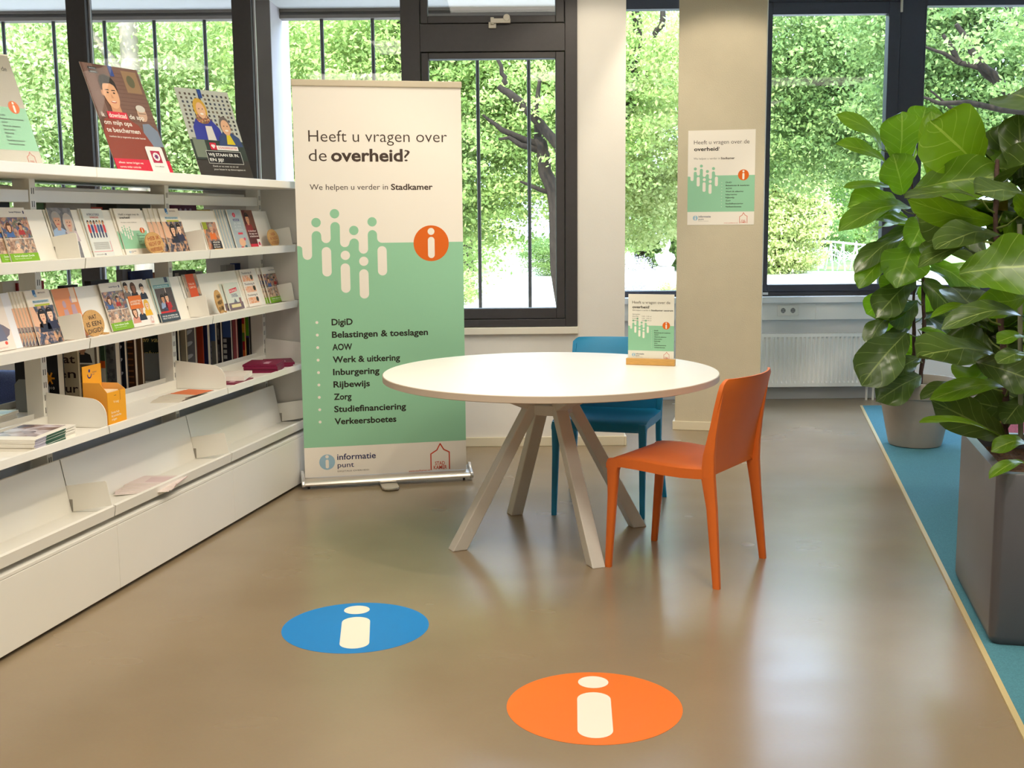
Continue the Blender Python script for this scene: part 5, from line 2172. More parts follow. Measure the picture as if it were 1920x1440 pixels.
def leaf(mb, base, tip, width, nrm, droop, fold, material, rnd):
    base, tip = Vector(base), Vector(tip)
    ax = (tip - base)
    L = ax.length
    ax.normalize()
    n = Vector(nrm)
    n = (n - ax * n.dot(ax)).normalized()
    side = ax.cross(n).normalized()
    NT, NU = 14, 8
    ph = rnd.uniform(0, 6.28)
    tw = rnd.uniform(-.25, .25)
    vs, fs = [], []
    for i in range(NT + 1):
        t = i / NT
        c = base + ax * (L * t) + n * (droop * L * (math.sin(math.pi * t) - .35 * t * t))
        hw = width / 2 * lw(t)
        ang = tw * (t - .4)
        s2 = side * math.cos(ang) + n * math.sin(ang)
        n2 = n * math.cos(ang) - side * math.sin(ang)
        for j in range(NU + 1):
            u = j / NU * 2 - 1
            rip = .05 * width * (abs(u) ** 2) * math.sin(9 * t + ph + (2 if u > 0 else 0)) + .012 * width * math.sin(16 * t + 5 * abs(u))
            wob = 1 + .05 * math.sin(11 * t + ph * 1.7 + (1 if u > 0 else 0))
            vs.append(c + s2 * (hw * u * wob * math.cos(fold * abs(u))) + n2 * (hw * abs(u) * math.sin(fold * abs(u)) + rip))
            mb.uv.append((u * .5 + .5, t))
    w = NU + 1
    for i in range(NT):
        for j in range(NU):
            fs.append((i * w + j, i * w + j + 1, (i + 1) * w + j + 1, (i + 1) * w + j))
    mb.add(vs, fs, material)


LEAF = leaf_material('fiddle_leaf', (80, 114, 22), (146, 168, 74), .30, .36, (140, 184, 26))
LEAFD = leaf_material('fiddle_leaf_dark', (64, 84, 34), (122, 138, 74), .28, .12, (110, 140, 40))  # darker, less translucent copy of the leaf


def zc(x, y):
    """plant notes were taken from an enlarged picture"""
    return x / 2.667 + 1560, y / 2.667 + 180


NC = Vector((-.15, -1, .25))     # turned to the room
NU_ = Vector((-.1, -.45, 1))     # turned up
ND = Vector((.1, -.9, -.45))     # underside towards us
NL = Vector((-.9, -.6, .35))


def build_leaves(entries, stems, rnd, parent, Pm, extra):
    fo = LeafMB()
    for e in entries:
        bx, by, tx, ty, wz, Yb, Yt, nn, mt = e
        b = at_y(*zc(bx, by), Yb)
        t = at_y(*zc(tx, ty), Yt)
        w = wz / 2.667 / F_PX * (Yb + Yt) / 2 * 1.38
        t = b + (t - b) * 1.10
        n = Vector(nn) + Vector((rnd.uniform(-.15, .15), rnd.uniform(-.1, .1), rnd.uniform(-.15, .15)))
        leaf(fo, Pm @ b, Pm @ t, w, n, rnd.uniform(.04, .15), rnd.uniform(.05, .45), mt, rnd)
        # petiole to the closest stem
        best = None
        for pts in stems:
            for p in pts:
                q = Vector(p)
                d = (q - b).length + abs(q.z - (b.z - .05)) * .8
                if best is None or d < best[0]:
                    best = (d, q)
        if best and best[0] < .55:
            mid = (best[1] + b) / 2 + Vector((0, 0, -.01))
            st = MB()
            st.tube([Pm @ best[1], Pm @ mid, Pm @ b], [.005, .0035, .003], mat('petiole_green', (108, 122, 56), .5), 6)
            st.build('leaf_stalk', parent, smooth=80)
    for b, t, w, n, mt in extra:
        leaf(fo, Pm @ Vector(b), Pm @ Vector(t), w, n, rnd.uniform(.02, .09), rnd.uniform(.15, .4), mt, rnd)
    fo.build('foliage', parent, smooth=80)


def stem_part(pts, r0, r1, parent, Pm, rnd):
    mb = MB()
    P2 = []
    for i in range(len(pts) - 1):
        a, b = Vector(pts[i]), Vector(pts[i + 1])
        for k in range(5):
            t = k / 5
            P2.append(Pm @ (a.lerp(b, t) + Vector((rnd.uniform(-.003, .003), rnd.uniform(-.003, .003), 0))))
    P2.append(Pm @ Vector(pts[-1]))
    rr = [r0 + (r1 - r0) * i / (len(P2) - 1) * 1.0 + (.002 if i % 3 == 0 else 0) for i in range(len(P2))]
    mb.tube(P2, rr, STEM, 10)
    mb.build('stem', parent, smooth=60)
    return pts


def dens(pts, n=14):
    out = []
    for a, b in zip(pts[:-1], pts[1:]):
        for k in range(n):
            out.append(tuple(Vector(a).lerp(Vector(b), k / n)))
    out.append(pts[-1])
    return out


rnd = random.Random(21)
# ---- fig in the round grey pot
PC = Vector((2.452, 7.03, .007))
p1 = tag(empty('potted_fig', PC), 'fiddle-leaf fig in a round warm grey pot by the right window', 'potted plant')
mb = MB()
mb.lathe([(.0, .004), (.13, .0), (.152, .004), (.158, .02), (.214, .300), (.228, .306), (.246, .395), (.244, .402), (.232, .402), (.226, .39), (.205, .30), (.205, .345)], POT_GREY, 72)
mb.build('pot', p1, smooth=40)
mb = MB()
mb.lathe([(0, .352), (.08, .356), (.16, .350), (.216, .345)], SOIL, 36)
mb.build('soil', p1, smooth=40)
Pm1 = T(-PC)
sa = [tuple(PC + Vector((.01, -.02, .33)))] + [tuple(at_y(px, py, Y)) for px, py, Y in ((1733, 640, 7.0), (1730, 520, 7.0), (1727, 460, 7.0), (1712, 385, 7.0), (1708, 300, 7.0))]
sb = [tuple(PC + Vector((-.03, .0, .33)))] + [tuple(at_y(px, py, Y)) for px, py, Y in ((1714, 640, 7.05), (1713, 560, 7.05), (1718, 500, 7.08))]
for s_ in (sa, sb):
    stem_part(s_, .013, .006, p1, Pm1, rnd)
stems = [dens(sa), dens(sb)]
A = LEAF
D = LEAFD
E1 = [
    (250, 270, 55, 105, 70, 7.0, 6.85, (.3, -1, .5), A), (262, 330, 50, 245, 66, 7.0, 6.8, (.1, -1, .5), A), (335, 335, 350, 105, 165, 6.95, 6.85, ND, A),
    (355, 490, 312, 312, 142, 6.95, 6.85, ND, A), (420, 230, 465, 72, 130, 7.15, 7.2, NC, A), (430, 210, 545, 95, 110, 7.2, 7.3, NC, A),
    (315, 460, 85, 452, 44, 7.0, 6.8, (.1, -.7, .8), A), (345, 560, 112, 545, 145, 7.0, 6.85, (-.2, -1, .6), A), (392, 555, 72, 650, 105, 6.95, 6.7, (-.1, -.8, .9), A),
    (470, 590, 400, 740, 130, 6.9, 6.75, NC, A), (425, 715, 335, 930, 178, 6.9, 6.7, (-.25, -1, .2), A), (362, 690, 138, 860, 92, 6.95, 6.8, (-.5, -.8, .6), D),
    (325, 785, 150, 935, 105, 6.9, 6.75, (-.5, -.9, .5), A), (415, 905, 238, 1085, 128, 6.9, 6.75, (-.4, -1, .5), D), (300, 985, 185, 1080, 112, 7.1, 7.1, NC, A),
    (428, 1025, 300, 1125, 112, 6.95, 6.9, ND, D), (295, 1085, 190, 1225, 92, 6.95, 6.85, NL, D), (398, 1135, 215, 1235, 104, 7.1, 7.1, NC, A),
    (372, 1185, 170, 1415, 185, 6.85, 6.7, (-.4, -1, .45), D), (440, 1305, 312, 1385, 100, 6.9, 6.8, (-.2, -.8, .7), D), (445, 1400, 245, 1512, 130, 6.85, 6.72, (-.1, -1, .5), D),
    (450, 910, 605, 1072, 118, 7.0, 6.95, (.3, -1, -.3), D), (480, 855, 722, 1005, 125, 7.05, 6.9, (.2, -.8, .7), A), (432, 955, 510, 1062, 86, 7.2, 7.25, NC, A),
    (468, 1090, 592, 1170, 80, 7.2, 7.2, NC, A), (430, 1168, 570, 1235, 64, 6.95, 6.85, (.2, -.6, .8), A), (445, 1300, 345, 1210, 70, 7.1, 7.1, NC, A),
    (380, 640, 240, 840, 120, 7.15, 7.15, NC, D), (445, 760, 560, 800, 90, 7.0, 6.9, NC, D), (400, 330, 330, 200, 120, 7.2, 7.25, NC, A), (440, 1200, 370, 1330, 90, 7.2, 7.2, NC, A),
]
ex1 = []
for k in range(9):
    st_ = stems[0] if k % 3 else stems[1]
    q = Vector(st_[rnd.randrange(18, len(st_))])
    a_ = rnd.uniform(-.9, 4.0)
    dn = rnd.uniform(-.75, .1)
    dd = Vector((math.cos(a_), math.sin(a_), dn)).normalized()
    b_ = q + dd * .06
    ex1.append((b_, b_ + dd * rnd.uniform(.24, .34), rnd.uniform(.17, .24), (rnd.uniform(-.4, .4), -.6, .9), A if k % 3 else D))
build_leaves(E1, stems, rnd, p1, Pm1, ex1)

# ---- figs in the tall dark planter
PN = Vector((1.545, 3.661, .007))
QANG = math.atan2(.977, .215) - math.pi / 2
PLM = T(PN) @ RZ(QANG)
p2 = tag(empty('planter_figs', PLM), 'large fiddle-leaf figs in a tall square anthracite planter at the right edge', 'potted plant')
PS, PH, RC = .757, .57, .03


def rrect(x0, x1, y0, y1, r, z, n=6):
    pts = []
    for cx, cy, a0 in ((x1 - r, y1 - r, 0), (x0 + r, y1 - r, 90), (x0 + r, y0 + r, 180), (x1 - r, y0 + r, 270)):
        for k in range(n + 1):
            a = math.radians(a0 + 90 * k / n)
            pts.append((cx + r * math.cos(a), cy + r * math.sin(a), z))
    return pts


mb = MB()
rings = [rrect(.012, PS - .012, .012, PS - .012, RC, .0), rrect(.004, PS - .004, .004, PS - .004, RC, .012), rrect(0, PS, 0, PS, RC, .03), rrect(0, PS, 0, PS, RC, PH - .004),
         rrect(.003, PS - .003, .003, PS - .003, RC, PH), rrect(.035, PS - .035, .035, PS - .035, RC * .6, PH), rrect(.038, PS - .038, .038, PS - .038, RC * .6, PH - .09)]
n = len(rings[0])
vs = [p for r in rings for p in r]
fs = [(i * n + k, i * n + (k + 1) % n, (i + 1) * n + (k + 1) % n, (i + 1) * n + k) for i in range(len(rings) - 1) for k in range(n)]
fs.append(tuple(range(n - 1, -1, -1)))
mb.add(vs, fs, POT_DARK)
mb.build('planter', p2, smooth=40)
mb = MB()
ns = 26
vs = []
rs_ = random.Random(2)
for i in range(ns + 1):
    for j in range(ns + 1):
        vs.append((.0375 + (PS - .075) * i / ns, .0375 + (PS - .075) * j / ns, PH - .055 + rs_.uniform(-.012, .012)))
fs = [(i * (ns + 1) + j, (i + 1) * (ns + 1) + j, (i + 1) * (ns + 1) + j + 1, i * (ns + 1) + j + 1) for i in range(ns) for j in range(ns)]
mb.add(vs, fs, SOIL)
mb.build('soil', p2)
Pm2 = PLM.inverted()


def pl(px, py, Y):
    return tuple(at_y(px, py, Y))


sc = [pl(1884, 815, 4.22), pl(1886, 760, 4.22), pl(1880, 640, 4.25), pl(1872, 500, 4.25), pl(1866, 400, 4.25), pl(1870, 300, 4.3)]
sd = [tuple(PLM @ Vector((.30, .42, PH - .06))), tuple(PLM @ Vector((.32, .42, 1.0))), tuple(PLM @ Vector((.28, .40, 1.5))), tuple(PLM @ Vector((.33, .42, 1.85)))]
se = [tuple(PLM @ Vector((.5, .3, PH - .06))), tuple(PLM @ Vector((.52, .3, .95))), tuple(PLM @ Vector((.55, .28, 1.35)))]
for s_ in (sc, sd, se):
    stem_part(s_, .014, .007, p2, Pm2, rnd)
stems2 = [dens(sc), dens(sd), dens(se)]
mb = MB()
qa, qb = Pm2 @ Vector(pl(1914, 832, 4.16)), Pm2 @ Vector(pl(1912, 420, 4.2))
mb.tube([qa, qb], .009, mat('stake_grey_green', (120, 122, 100), .5), 10)
mb.build('support_stake', p2, smooth=60)
mb = MB()
qa, qb = Pm2 @ Vector(pl(1880, 700, 4.5)), Pm2 @ Vector(pl(1878, 318, 4.5))
qa = Vector((qa.x, qa.y, PH - .07))
mb.beam(qa, qb, .042, .03, .042, .03, mat('stake_wood', (206, 168, 86), .6, noise=.15, scale=20, stretch=(40, 40, 2)), Vector((1, 0, 0)))
mb.build('support_stake', p2)
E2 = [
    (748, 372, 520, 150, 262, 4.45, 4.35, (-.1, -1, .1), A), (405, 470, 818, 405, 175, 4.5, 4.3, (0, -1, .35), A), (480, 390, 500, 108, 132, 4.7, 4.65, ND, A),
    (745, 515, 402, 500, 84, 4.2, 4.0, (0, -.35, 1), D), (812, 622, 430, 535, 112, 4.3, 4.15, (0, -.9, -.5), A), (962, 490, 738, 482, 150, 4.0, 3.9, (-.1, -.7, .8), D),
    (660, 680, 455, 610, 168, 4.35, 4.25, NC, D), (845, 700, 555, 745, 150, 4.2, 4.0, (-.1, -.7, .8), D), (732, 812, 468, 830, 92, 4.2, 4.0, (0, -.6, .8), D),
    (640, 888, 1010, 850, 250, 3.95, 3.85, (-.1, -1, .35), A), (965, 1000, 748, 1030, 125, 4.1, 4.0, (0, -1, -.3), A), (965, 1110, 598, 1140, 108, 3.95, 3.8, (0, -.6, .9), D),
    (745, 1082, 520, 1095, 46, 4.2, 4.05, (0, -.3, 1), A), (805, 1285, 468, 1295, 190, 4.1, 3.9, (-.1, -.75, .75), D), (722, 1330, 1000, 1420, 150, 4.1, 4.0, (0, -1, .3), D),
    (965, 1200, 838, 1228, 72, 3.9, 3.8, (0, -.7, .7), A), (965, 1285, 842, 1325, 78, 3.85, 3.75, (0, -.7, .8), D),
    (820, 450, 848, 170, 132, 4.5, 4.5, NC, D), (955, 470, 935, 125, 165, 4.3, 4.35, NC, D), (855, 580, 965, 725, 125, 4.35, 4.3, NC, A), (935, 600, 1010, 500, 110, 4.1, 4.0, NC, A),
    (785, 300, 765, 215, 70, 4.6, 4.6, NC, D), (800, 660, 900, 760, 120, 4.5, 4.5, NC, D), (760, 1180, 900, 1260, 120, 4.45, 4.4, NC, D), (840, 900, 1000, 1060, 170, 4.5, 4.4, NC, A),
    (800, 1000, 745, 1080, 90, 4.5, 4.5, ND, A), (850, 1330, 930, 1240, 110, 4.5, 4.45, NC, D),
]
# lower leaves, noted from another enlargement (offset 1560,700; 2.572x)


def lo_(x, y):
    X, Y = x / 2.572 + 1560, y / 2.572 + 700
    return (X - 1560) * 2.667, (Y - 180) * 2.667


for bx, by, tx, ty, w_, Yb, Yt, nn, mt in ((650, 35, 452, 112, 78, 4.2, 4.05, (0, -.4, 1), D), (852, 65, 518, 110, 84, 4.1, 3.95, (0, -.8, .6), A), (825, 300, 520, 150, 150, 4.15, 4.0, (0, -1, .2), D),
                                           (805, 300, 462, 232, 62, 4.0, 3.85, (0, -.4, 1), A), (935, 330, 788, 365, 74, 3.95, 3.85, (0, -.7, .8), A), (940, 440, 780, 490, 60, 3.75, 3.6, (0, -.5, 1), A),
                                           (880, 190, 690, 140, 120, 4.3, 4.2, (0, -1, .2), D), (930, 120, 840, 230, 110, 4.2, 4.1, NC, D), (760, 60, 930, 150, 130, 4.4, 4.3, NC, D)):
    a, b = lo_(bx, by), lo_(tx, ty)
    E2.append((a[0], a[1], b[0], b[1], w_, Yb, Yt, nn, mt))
extra = []
for k in range(46):
    st_ = stems2[k % 3]
    p = Vector(st_[rnd.randrange(6, len(st_))])
    a = rnd.uniform(-1.2, 2.4)
    el = rnd.uniform(-.5, .6)
    d = Vector((math.cos(a) * math.cos(el), math.sin(a) * math.cos(el), math.sin(el)))
    b = p + d * .09
    t = b + d * rnd.uniform(.26, .36)
    if t.x < b.x - .1 and k % 3 == 0:
        continue
    extra.append((b, t, rnd.uniform(.20, .28), (rnd.uniform(-.4, .4), -.7, .8), A if k % 2 else D))
for k in range(14):
    st_ = stems2[0]
    q = PLM.inverted() @ Vector(st_[rnd.randrange(16, len(st_))])
    q = PLM @ q
    a_ = rnd.uniform(-.2, 1.9)
    dn = rnd.uniform(-.7, .45)
    dd = Vector((math.cos(a_), math.sin(a_), dn)).normalized()
    b_ = q + dd * .07
    extra.append((b_, b_ + dd * rnd.uniform(.26, .36), rnd.uniform(.2, .28), (rnd.uniform(-.5, .3), -.7, .8), A if k % 2 else D))
build_leaves(E2, stems2, rnd, p2, Pm2, extra)
# a pink seat half hidden behind the planter
q = at_y(1925, 772, 5.6)
po = tag(empty('upholstered_stool', (q.x + .12, 5.75, .007)), 'pink upholstered stool barely showing behind the dark planter', 'stool')
mb = MB()
mb.lathe([(0, .03), (.22, .03), (.24, .05), (.24, .40), (.22, .44), (0, .445)], mat('pink_fabric', (206, 128, 160), .95, noise=.15, scale=150, bump=.3, bscale=300), 40)
mb.build('cushion', po, smooth=40)
mb = MB()
mb.lathe([(0, 0), (.2, 0), (.2, .03), (0, .03)], BLACK, 32)
mb.build('base', po)

# ================================================================== OUTSIDE
GZ = -.6
SOF = mat('soffit_paint', (226, 226, 222), .8, noise=.02, scale=4)
mb = MB()
mb.box(-9, .56, YW + .12, 8.46, 2.85, 3.15, SOF)
struct(mb.build('ceiling_soffit'))
BEAMC = mat('beam_brown_grey', (124, 112, 104), .6, noise=.08, scale=20)
BEAMD = mat('beam_dark_groove', (84, 76, 72), .6)
mb = MB()
mb.box(-9, .56, 8.46, 8.56, 2.83, 2.88, BEAMC)
mb.box(-9, .56, 8.47, 8.56, 2.808, 2.83, BEAMD)
mb.box(-9, .56, 8.455, 8.56, 2.785, 2.808, BEAMC)
struct(mb.build('trim_3'))
BARM = mat('bar_dark_steel', (66, 62, 60), .5)
bar0 = None
BAR_LABELS = ['thin dark bar outside at the very left edge of the view', 'thin dark bar outside just left of the first window post',
              'thin dark bar outside right of the first window post', 'thin dark bar outside behind the young man poster',
              'thin dark bar outside left of the second window post', 'thin dark bar outside nearest to the right of the pale pier',
              'thin dark bar outside just left of the tilting window', 'thin dark bar outside hidden mostly behind the tilting window frame',
              'thin dark bar outside, left one within the tilting window', 'thin dark bar outside, right one within the tilting window']
for i, px in enumerate((10, 104, 199, 292, 386, 605, 700, 796, 895, 991)):
    x = at_y(px, 110, 8.5).x
    if bar0 is None:
        mb = MB()
        mb.tube([(0, 0, GZ), (0, 0, 2.80)], .013, BARM, 10)
        bar0 = mb.build('steel_bar', matrix=T((x, 8.5, 0)), smooth=60)
        o = bar0
    else:
        o = bar0.copy()
        COL.objects.link(o)
        o.matrix_world = T((x, 8.5, 0))
    tag(o, BAR_LABELS[i], 'bar', 'vertical bars outside the left windows')
# pale pier between the bars
a_ = at_y(475, 200, 8.12)
b_ = at_y(512, 200, 8.12)
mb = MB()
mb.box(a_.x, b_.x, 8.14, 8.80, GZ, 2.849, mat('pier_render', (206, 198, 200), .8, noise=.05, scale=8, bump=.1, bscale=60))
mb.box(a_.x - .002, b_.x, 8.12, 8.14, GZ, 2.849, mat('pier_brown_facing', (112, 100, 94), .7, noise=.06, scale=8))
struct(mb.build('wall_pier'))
mb = MB()
mb.box(2.85, 3.08, YR + .10, 9.16, GZ, 3.1, mat('pier_mauve', (190, 180, 190), .7))
struct(mb.build('wall_mullion'))

GRASS = mat('lawn_grass', (120, 160, 70), .95, noise=.35, scale=3, bump=.5, bscale=40)
GRAV = mat('pale_gravel', (232, 224, 206), .95, noise=.10, scale=6, bump=.3, bscale=60)
mb = MB()
mb.box(-60, 60, 21, 110, GZ - .2, GZ, GRASS)
struct(mb.build('ground'))
mb = MB()
mb.box(-60, 60, 7.3, 21, GZ - .2, GZ, mat('neutral_bounce_grey', (186, 182, 178), .9, noise=.08, scale=4))  # unseen ground, made neutral grey to cut green bounce into the room
struct(mb.build('floor_neutral_bounce'))
mb = MB()
pth = [(-2.5, 24), (1.2, 22), (26, 20), (34, 30), (30, 39), (12, 41), (6, 44), (3, 52), (2, 70), (-1.5, 70), (0, 52), (-.8, 42), (-2.2, 34)]
mb.extrude([(x, y, GZ) for x, y in pth], (0, 0, .02), GRAV)
struct(mb.build('floor_gravel'))

BARK = mat('tree_bark', (52, 44, 36), .9, noise=.3, scale=12, bump=.6, bscale=20, stretch=(3, 3, 1), spec=.1)
BARKP = mat('pale_bark', (150, 134, 112), .9, noise=.2, scale=8, bump=.4, bscale=20)
LEAVES = [tree_leaf_material('leaf_mid', (134, 168, 78), (208, 224, 132)), tree_leaf_material('leaf_pale', (160, 190, 100), (230, 238, 168)),
          tree_leaf_material('leaf_deep', (110, 146, 74), (184, 206, 124)), tree_leaf_material('leaf_yellow', (170, 190, 104), (228, 232, 158)),
          tree_leaf_material('blossom_white', (200, 190, 196), (244, 236, 238))]


def foliage(name, blobs, size, material, parent, seed, flat=.35):
    """blobs: (cx,cy,cz, rx,ry,rz, n) — leaves in loose sprays"""
    rg = np.random.default_rng(seed)
    allv, tones = [], []
    for cx, cy, cz, rx, ry, rz, n in blobs:
        n = int(n * 3.6)
        nc = max(6, n // 60)
        d = rg.normal(size=(nc, 3))
        d /= np.linalg.norm(d, axis=1)[:, None]
        rad = rg.random(nc) ** (1 / 2.2)
        cc = d * rad[:, None] * np.array([rx, ry, rz]) + np.array([cx, cy, cz])
        # crowns cut off above the view so more sky light reaches the floor
        wy = cy + parent.location.y
        lim = 1.4 + .192 * wy + .1 - parent.location.z
        cc = cc[cc[:, 2] < lim + rg.uniform(-.4, .2, nc)]
        nc = len(cc)
        if nc < 3:
            continue
        idx = rg.integers(0, nc, n)
        spread = np.array([.42, .42, .16]) * (min(rx, ry, rz) * .28 + .12)
        pos = cc[idx] + rg.normal(size=(n, 3)) * spread
        nn = rg.normal(size=(n, 3)) * np.array([.8, .8, .5]) + np.array([0, -.2, .7])
        nn /= np.linalg.norm(nn, axis=1)[:, None]
        t = rg.normal(size=(n, 3))
        t -= nn * np.sum(t * nn, axis=1)[:, None]
        t /= np.linalg.norm(t, axis=1)[:, None]
        b = np.cross(nn, t)
        s = size * .42 * rg.uniform(.6, 1.3, n)[:, None]
        q = np.stack([pos - t * s, pos + b * s * .55 + t * s * .1, pos + t * s, pos - b * s * .55 + t * s * .1], axis=1)
        allv.append(q.reshape(-1, 3))
        ct = rg.random(nc)
        tones.append(np.clip(ct[idx] * .6 + rg.random(n) * .4, 0, 1))
    v = np.concatenate(allv).astype(np.float32)
    tone = np.concatenate(tones).astype(np.float32)
    nf = len(v) // 4
    me = bpy.data.meshes.new(name)
    me.vertices.add(len(v))
    me.vertices.foreach_set('co', v.ravel())
    me.loops.add(nf * 4)
    me.loops.foreach_set('vertex_index', np.arange(nf * 4, dtype=np.int32))
    me.polygons.add(nf)
    me.polygons.foreach_set('loop_start', np.arange(0, nf * 4, 4, dtype=np.int32))
    at = me.attributes.new('tone', 'FLOAT', 'FACE')
    at.data.foreach_set('value', tone)
    me.materials.append(material)
    me.update(calc_edges=True)
    o = bpy.data.objects.new(name, me)
    COL.objects.link(o)
    o.parent = parent
    return o


def tree(label, bx, by, trunk, limbs, blobs, size, lm, seed, bark=None, name='leafy_tree', cat='tree', group=None):
    """trunk, limbs: lists of ((x,y,z),r) in world space"""
    o = Vector((bx, by, GZ))
    r = tag(empty(name, T(o)), label, cat, group)
    for i, path in enumerate([trunk] + list(limbs)):
        if not path:
            continue
        mb = MB()
        pts = [Vector(p) - o for p, _ in path]
        rr = [q for _, q in path]
        # a few bends in between
        P2, R2 = [], []
        rg = random.Random(seed * 7 + i)
        for k in range(len(pts) - 1):
            for m in range(3):
                t = m / 3
                j = 0 if (k == 0 and m == 0) else .5 * rr[k]
                P2.append(pts[k].lerp(pts[k + 1], t) + Vector((rg.uniform(-j, j), rg.uniform(-j, j), 0)))
                R2.append(rr[k] + (rr[k + 1] - rr[k]) * t)
        P2.append(pts[-1])
        R2.append(rr[-1])
        mb.tube(P2, R2, bark or BARK, 9)
        mb.build('trunk' if i == 0 else 'limb', r, smooth=60)
    foliage('crown', [(b[0] - o.x, b[1] - o.y, b[2] - o.z, *b[3:]) for b in blobs], size, lm, r, seed)
    return r


def pt(px, py, Y, r):
    return (tuple(at_y(px, py, Y)), r)


# the row of trees seen through the left windows
x = at_y(262, 300, 15).x
tree('pale-barked tree with a straight trunk outside the second left window', x, 15.0,
     [((x, 15, GZ), .16), ((x + .02, 15, 2), .13), ((x - .02, 15, 6.5), .08)],
     [[((x, 15, 3.0), .06), ((x - .9, 15.2, 4.2), .04), ((x - 1.4, 15.3, 5.0), .02)], [((x, 15, 1.9), .06), ((x + .5, 14.9, 1.3), .05), ((x - .3, 14.8, 2.9), .03)]],
     [(x - .6, 15.8, 4.3, 2.6, 1.6, 2.4, 9000), (x + 1.0, 16.2, 2.2, 2.2, 1.5, 1.8, 8000), (x - 1.2, 16.6, 1.2, 2.0, 1.4, 1.5, 6000)], .085, LEAVES[1], 1, BARKP, group='park trees outside')
tree('dense pale green tree outside at the far left', -8.2, 15.5, [((-8.2, 15.5, GZ), .22), ((-8, 15.5, 5), .12)], [],
     [(-7.6, 15, 3.4, 2.6, 2.0, 2.6, 12000), (-7.4, 15.6, .9, 2.4, 1.8, 1.5, 8000)], .085, LEAVES[1], 2, group='park trees outside')
tree('mid green tree outside behind the shelving', -3.4, 18.5, [((-3.4, 18.5, GZ), .22), ((-3.2, 18.5, 2.2), .17), ((-3.6, 18.4, 6), .1)],
     [[((-3.3, 18.5, 2.0), .1), ((-2.2, 18.2, 3.4), .07), ((-1.4, 18.0, 4.6), .04)]],
     [(-3.2, 18, 3.8, 3.2, 2.0, 2.6, 13000), (-3.2, 18.5, 1.0, 3.0, 1.8, 1.6, 10000), (-5.6, 19, 2.6, 2.0, 1.5, 2.6, 7000)], .09, LEAVES[0], 3, group='park trees outside')
tree('broad tree outside above the roll-up banner', -1.3, 14.6, [((-1.3, 14.6, GZ), .14), ((-1.25, 14.6, 3), .1), ((-1.4, 14.5, 6), .05)],
     [[((-1.25, 14.6, 2.4), .05), ((-.6, 14.5, 3.1), .035), ((-.1, 14.4, 3.9), .02)]],
     [(-1.6, 15, 3.6, 2.0, 1.2, 1.9, 8000), (-1.5, 15.2, 1.7, 1.4, 1.0, 1.0, 3500)], .08, LEAVES[0], 4, group='park trees outside')
# tree with forked dark limbs in the tilting window
tree('tree with forked leaning limbs seen through the tilting window', at_y(1075, 500, 13).x, 13.0,
     [((at_y(1075, 500, 13).x, 13, GZ), .13), pt(1042, 385, 13, .085), pt(1016, 290, 13, .07), pt(1008, 262, 13, .06)],
     [[pt(1010, 275, 13, .045), pt(985, 262, 12.95, .04), pt(940, 243, 12.9, .03), pt(905, 215, 12.9, .012)],
      [pt(1012, 282, 13, .04), pt(975, 272, 12.9, .03), pt(955, 258, 12.9, .022), pt(935, 261, 12.9, .012)],
      [pt(1008, 262, 13, .045), pt(1005, 225, 13, .035), pt(1012, 150, 13.1, .02)],
      [pt(1060, 300, 12.8, .06), pt(1040, 262, 12.8, .055), pt(1000, 215, 12.8, .05), pt(960, 180, 12.8, .045), pt(935, 162, 12.8, .03)],
      [pt(950, 158, 12.8, .03), pt(942, 138, 12.8, .025), pt(930, 95, 12.8, .015)],
      [pt(1060, 370, 13.1, .03), pt(1010, 355, 13, .025), pt(975, 340, 13, .012)]],
     [(-.6, 14.6, 3.3, 1.6, .7, 1.5, 7000), (.8, 14.8, 2.9, 1.3, .7, 1.4, 6000), (-.5, 14.9, 1.7, 1.3, .6, .7, 3500), (.1, 12.9, 2.7, 1.1, .4, 1.0, 420)], .075, LEAVES[0], 5, group='park trees outside')
tree('yellow-green tree far behind the tilting window', -1.2, 30, [((-1.2, 30, GZ), .3), ((-1.2, 30, 6), .15)], [],
     [(-2.6, 30, 3.0, 3.2, 2, 3.6, 11000), (1.6, 31, 5.0, 3.4, 2, 3.0, 10000)], .14, LEAVES[3], 6, group='park trees outside')
tree('tree with a leaning trunk seen in the narrow window', at_y(1195, 300, 15).x, 15,
     [((at_y(1200, 300, 15).x - .4, 15, GZ), .12), pt(1160, 240, 15, .1), pt(1180, 180, 15, .09), pt(1196, 80, 15, .06), pt(1186, -40, 15, .05)],
     [[pt(1175, 210, 15, .07), pt(1205, 160, 14.9, .05), pt(1215, 135, 14.9, .03)], [pt(1225, 70, 15, .03), pt(1238, 48, 15, .04), pt(1245, 0, 15, .03)]],
     [(2.0, 16.8, 3.3, 1.8, .9, 1.6, 7000), (1.9, 17.0, 1.7, 1.5, .8, .8, 4000), (2.3, 14.6, 2.7, .8, .4, 1.0, 600)], .08, LEAVES[3], 7, group='park trees outside')
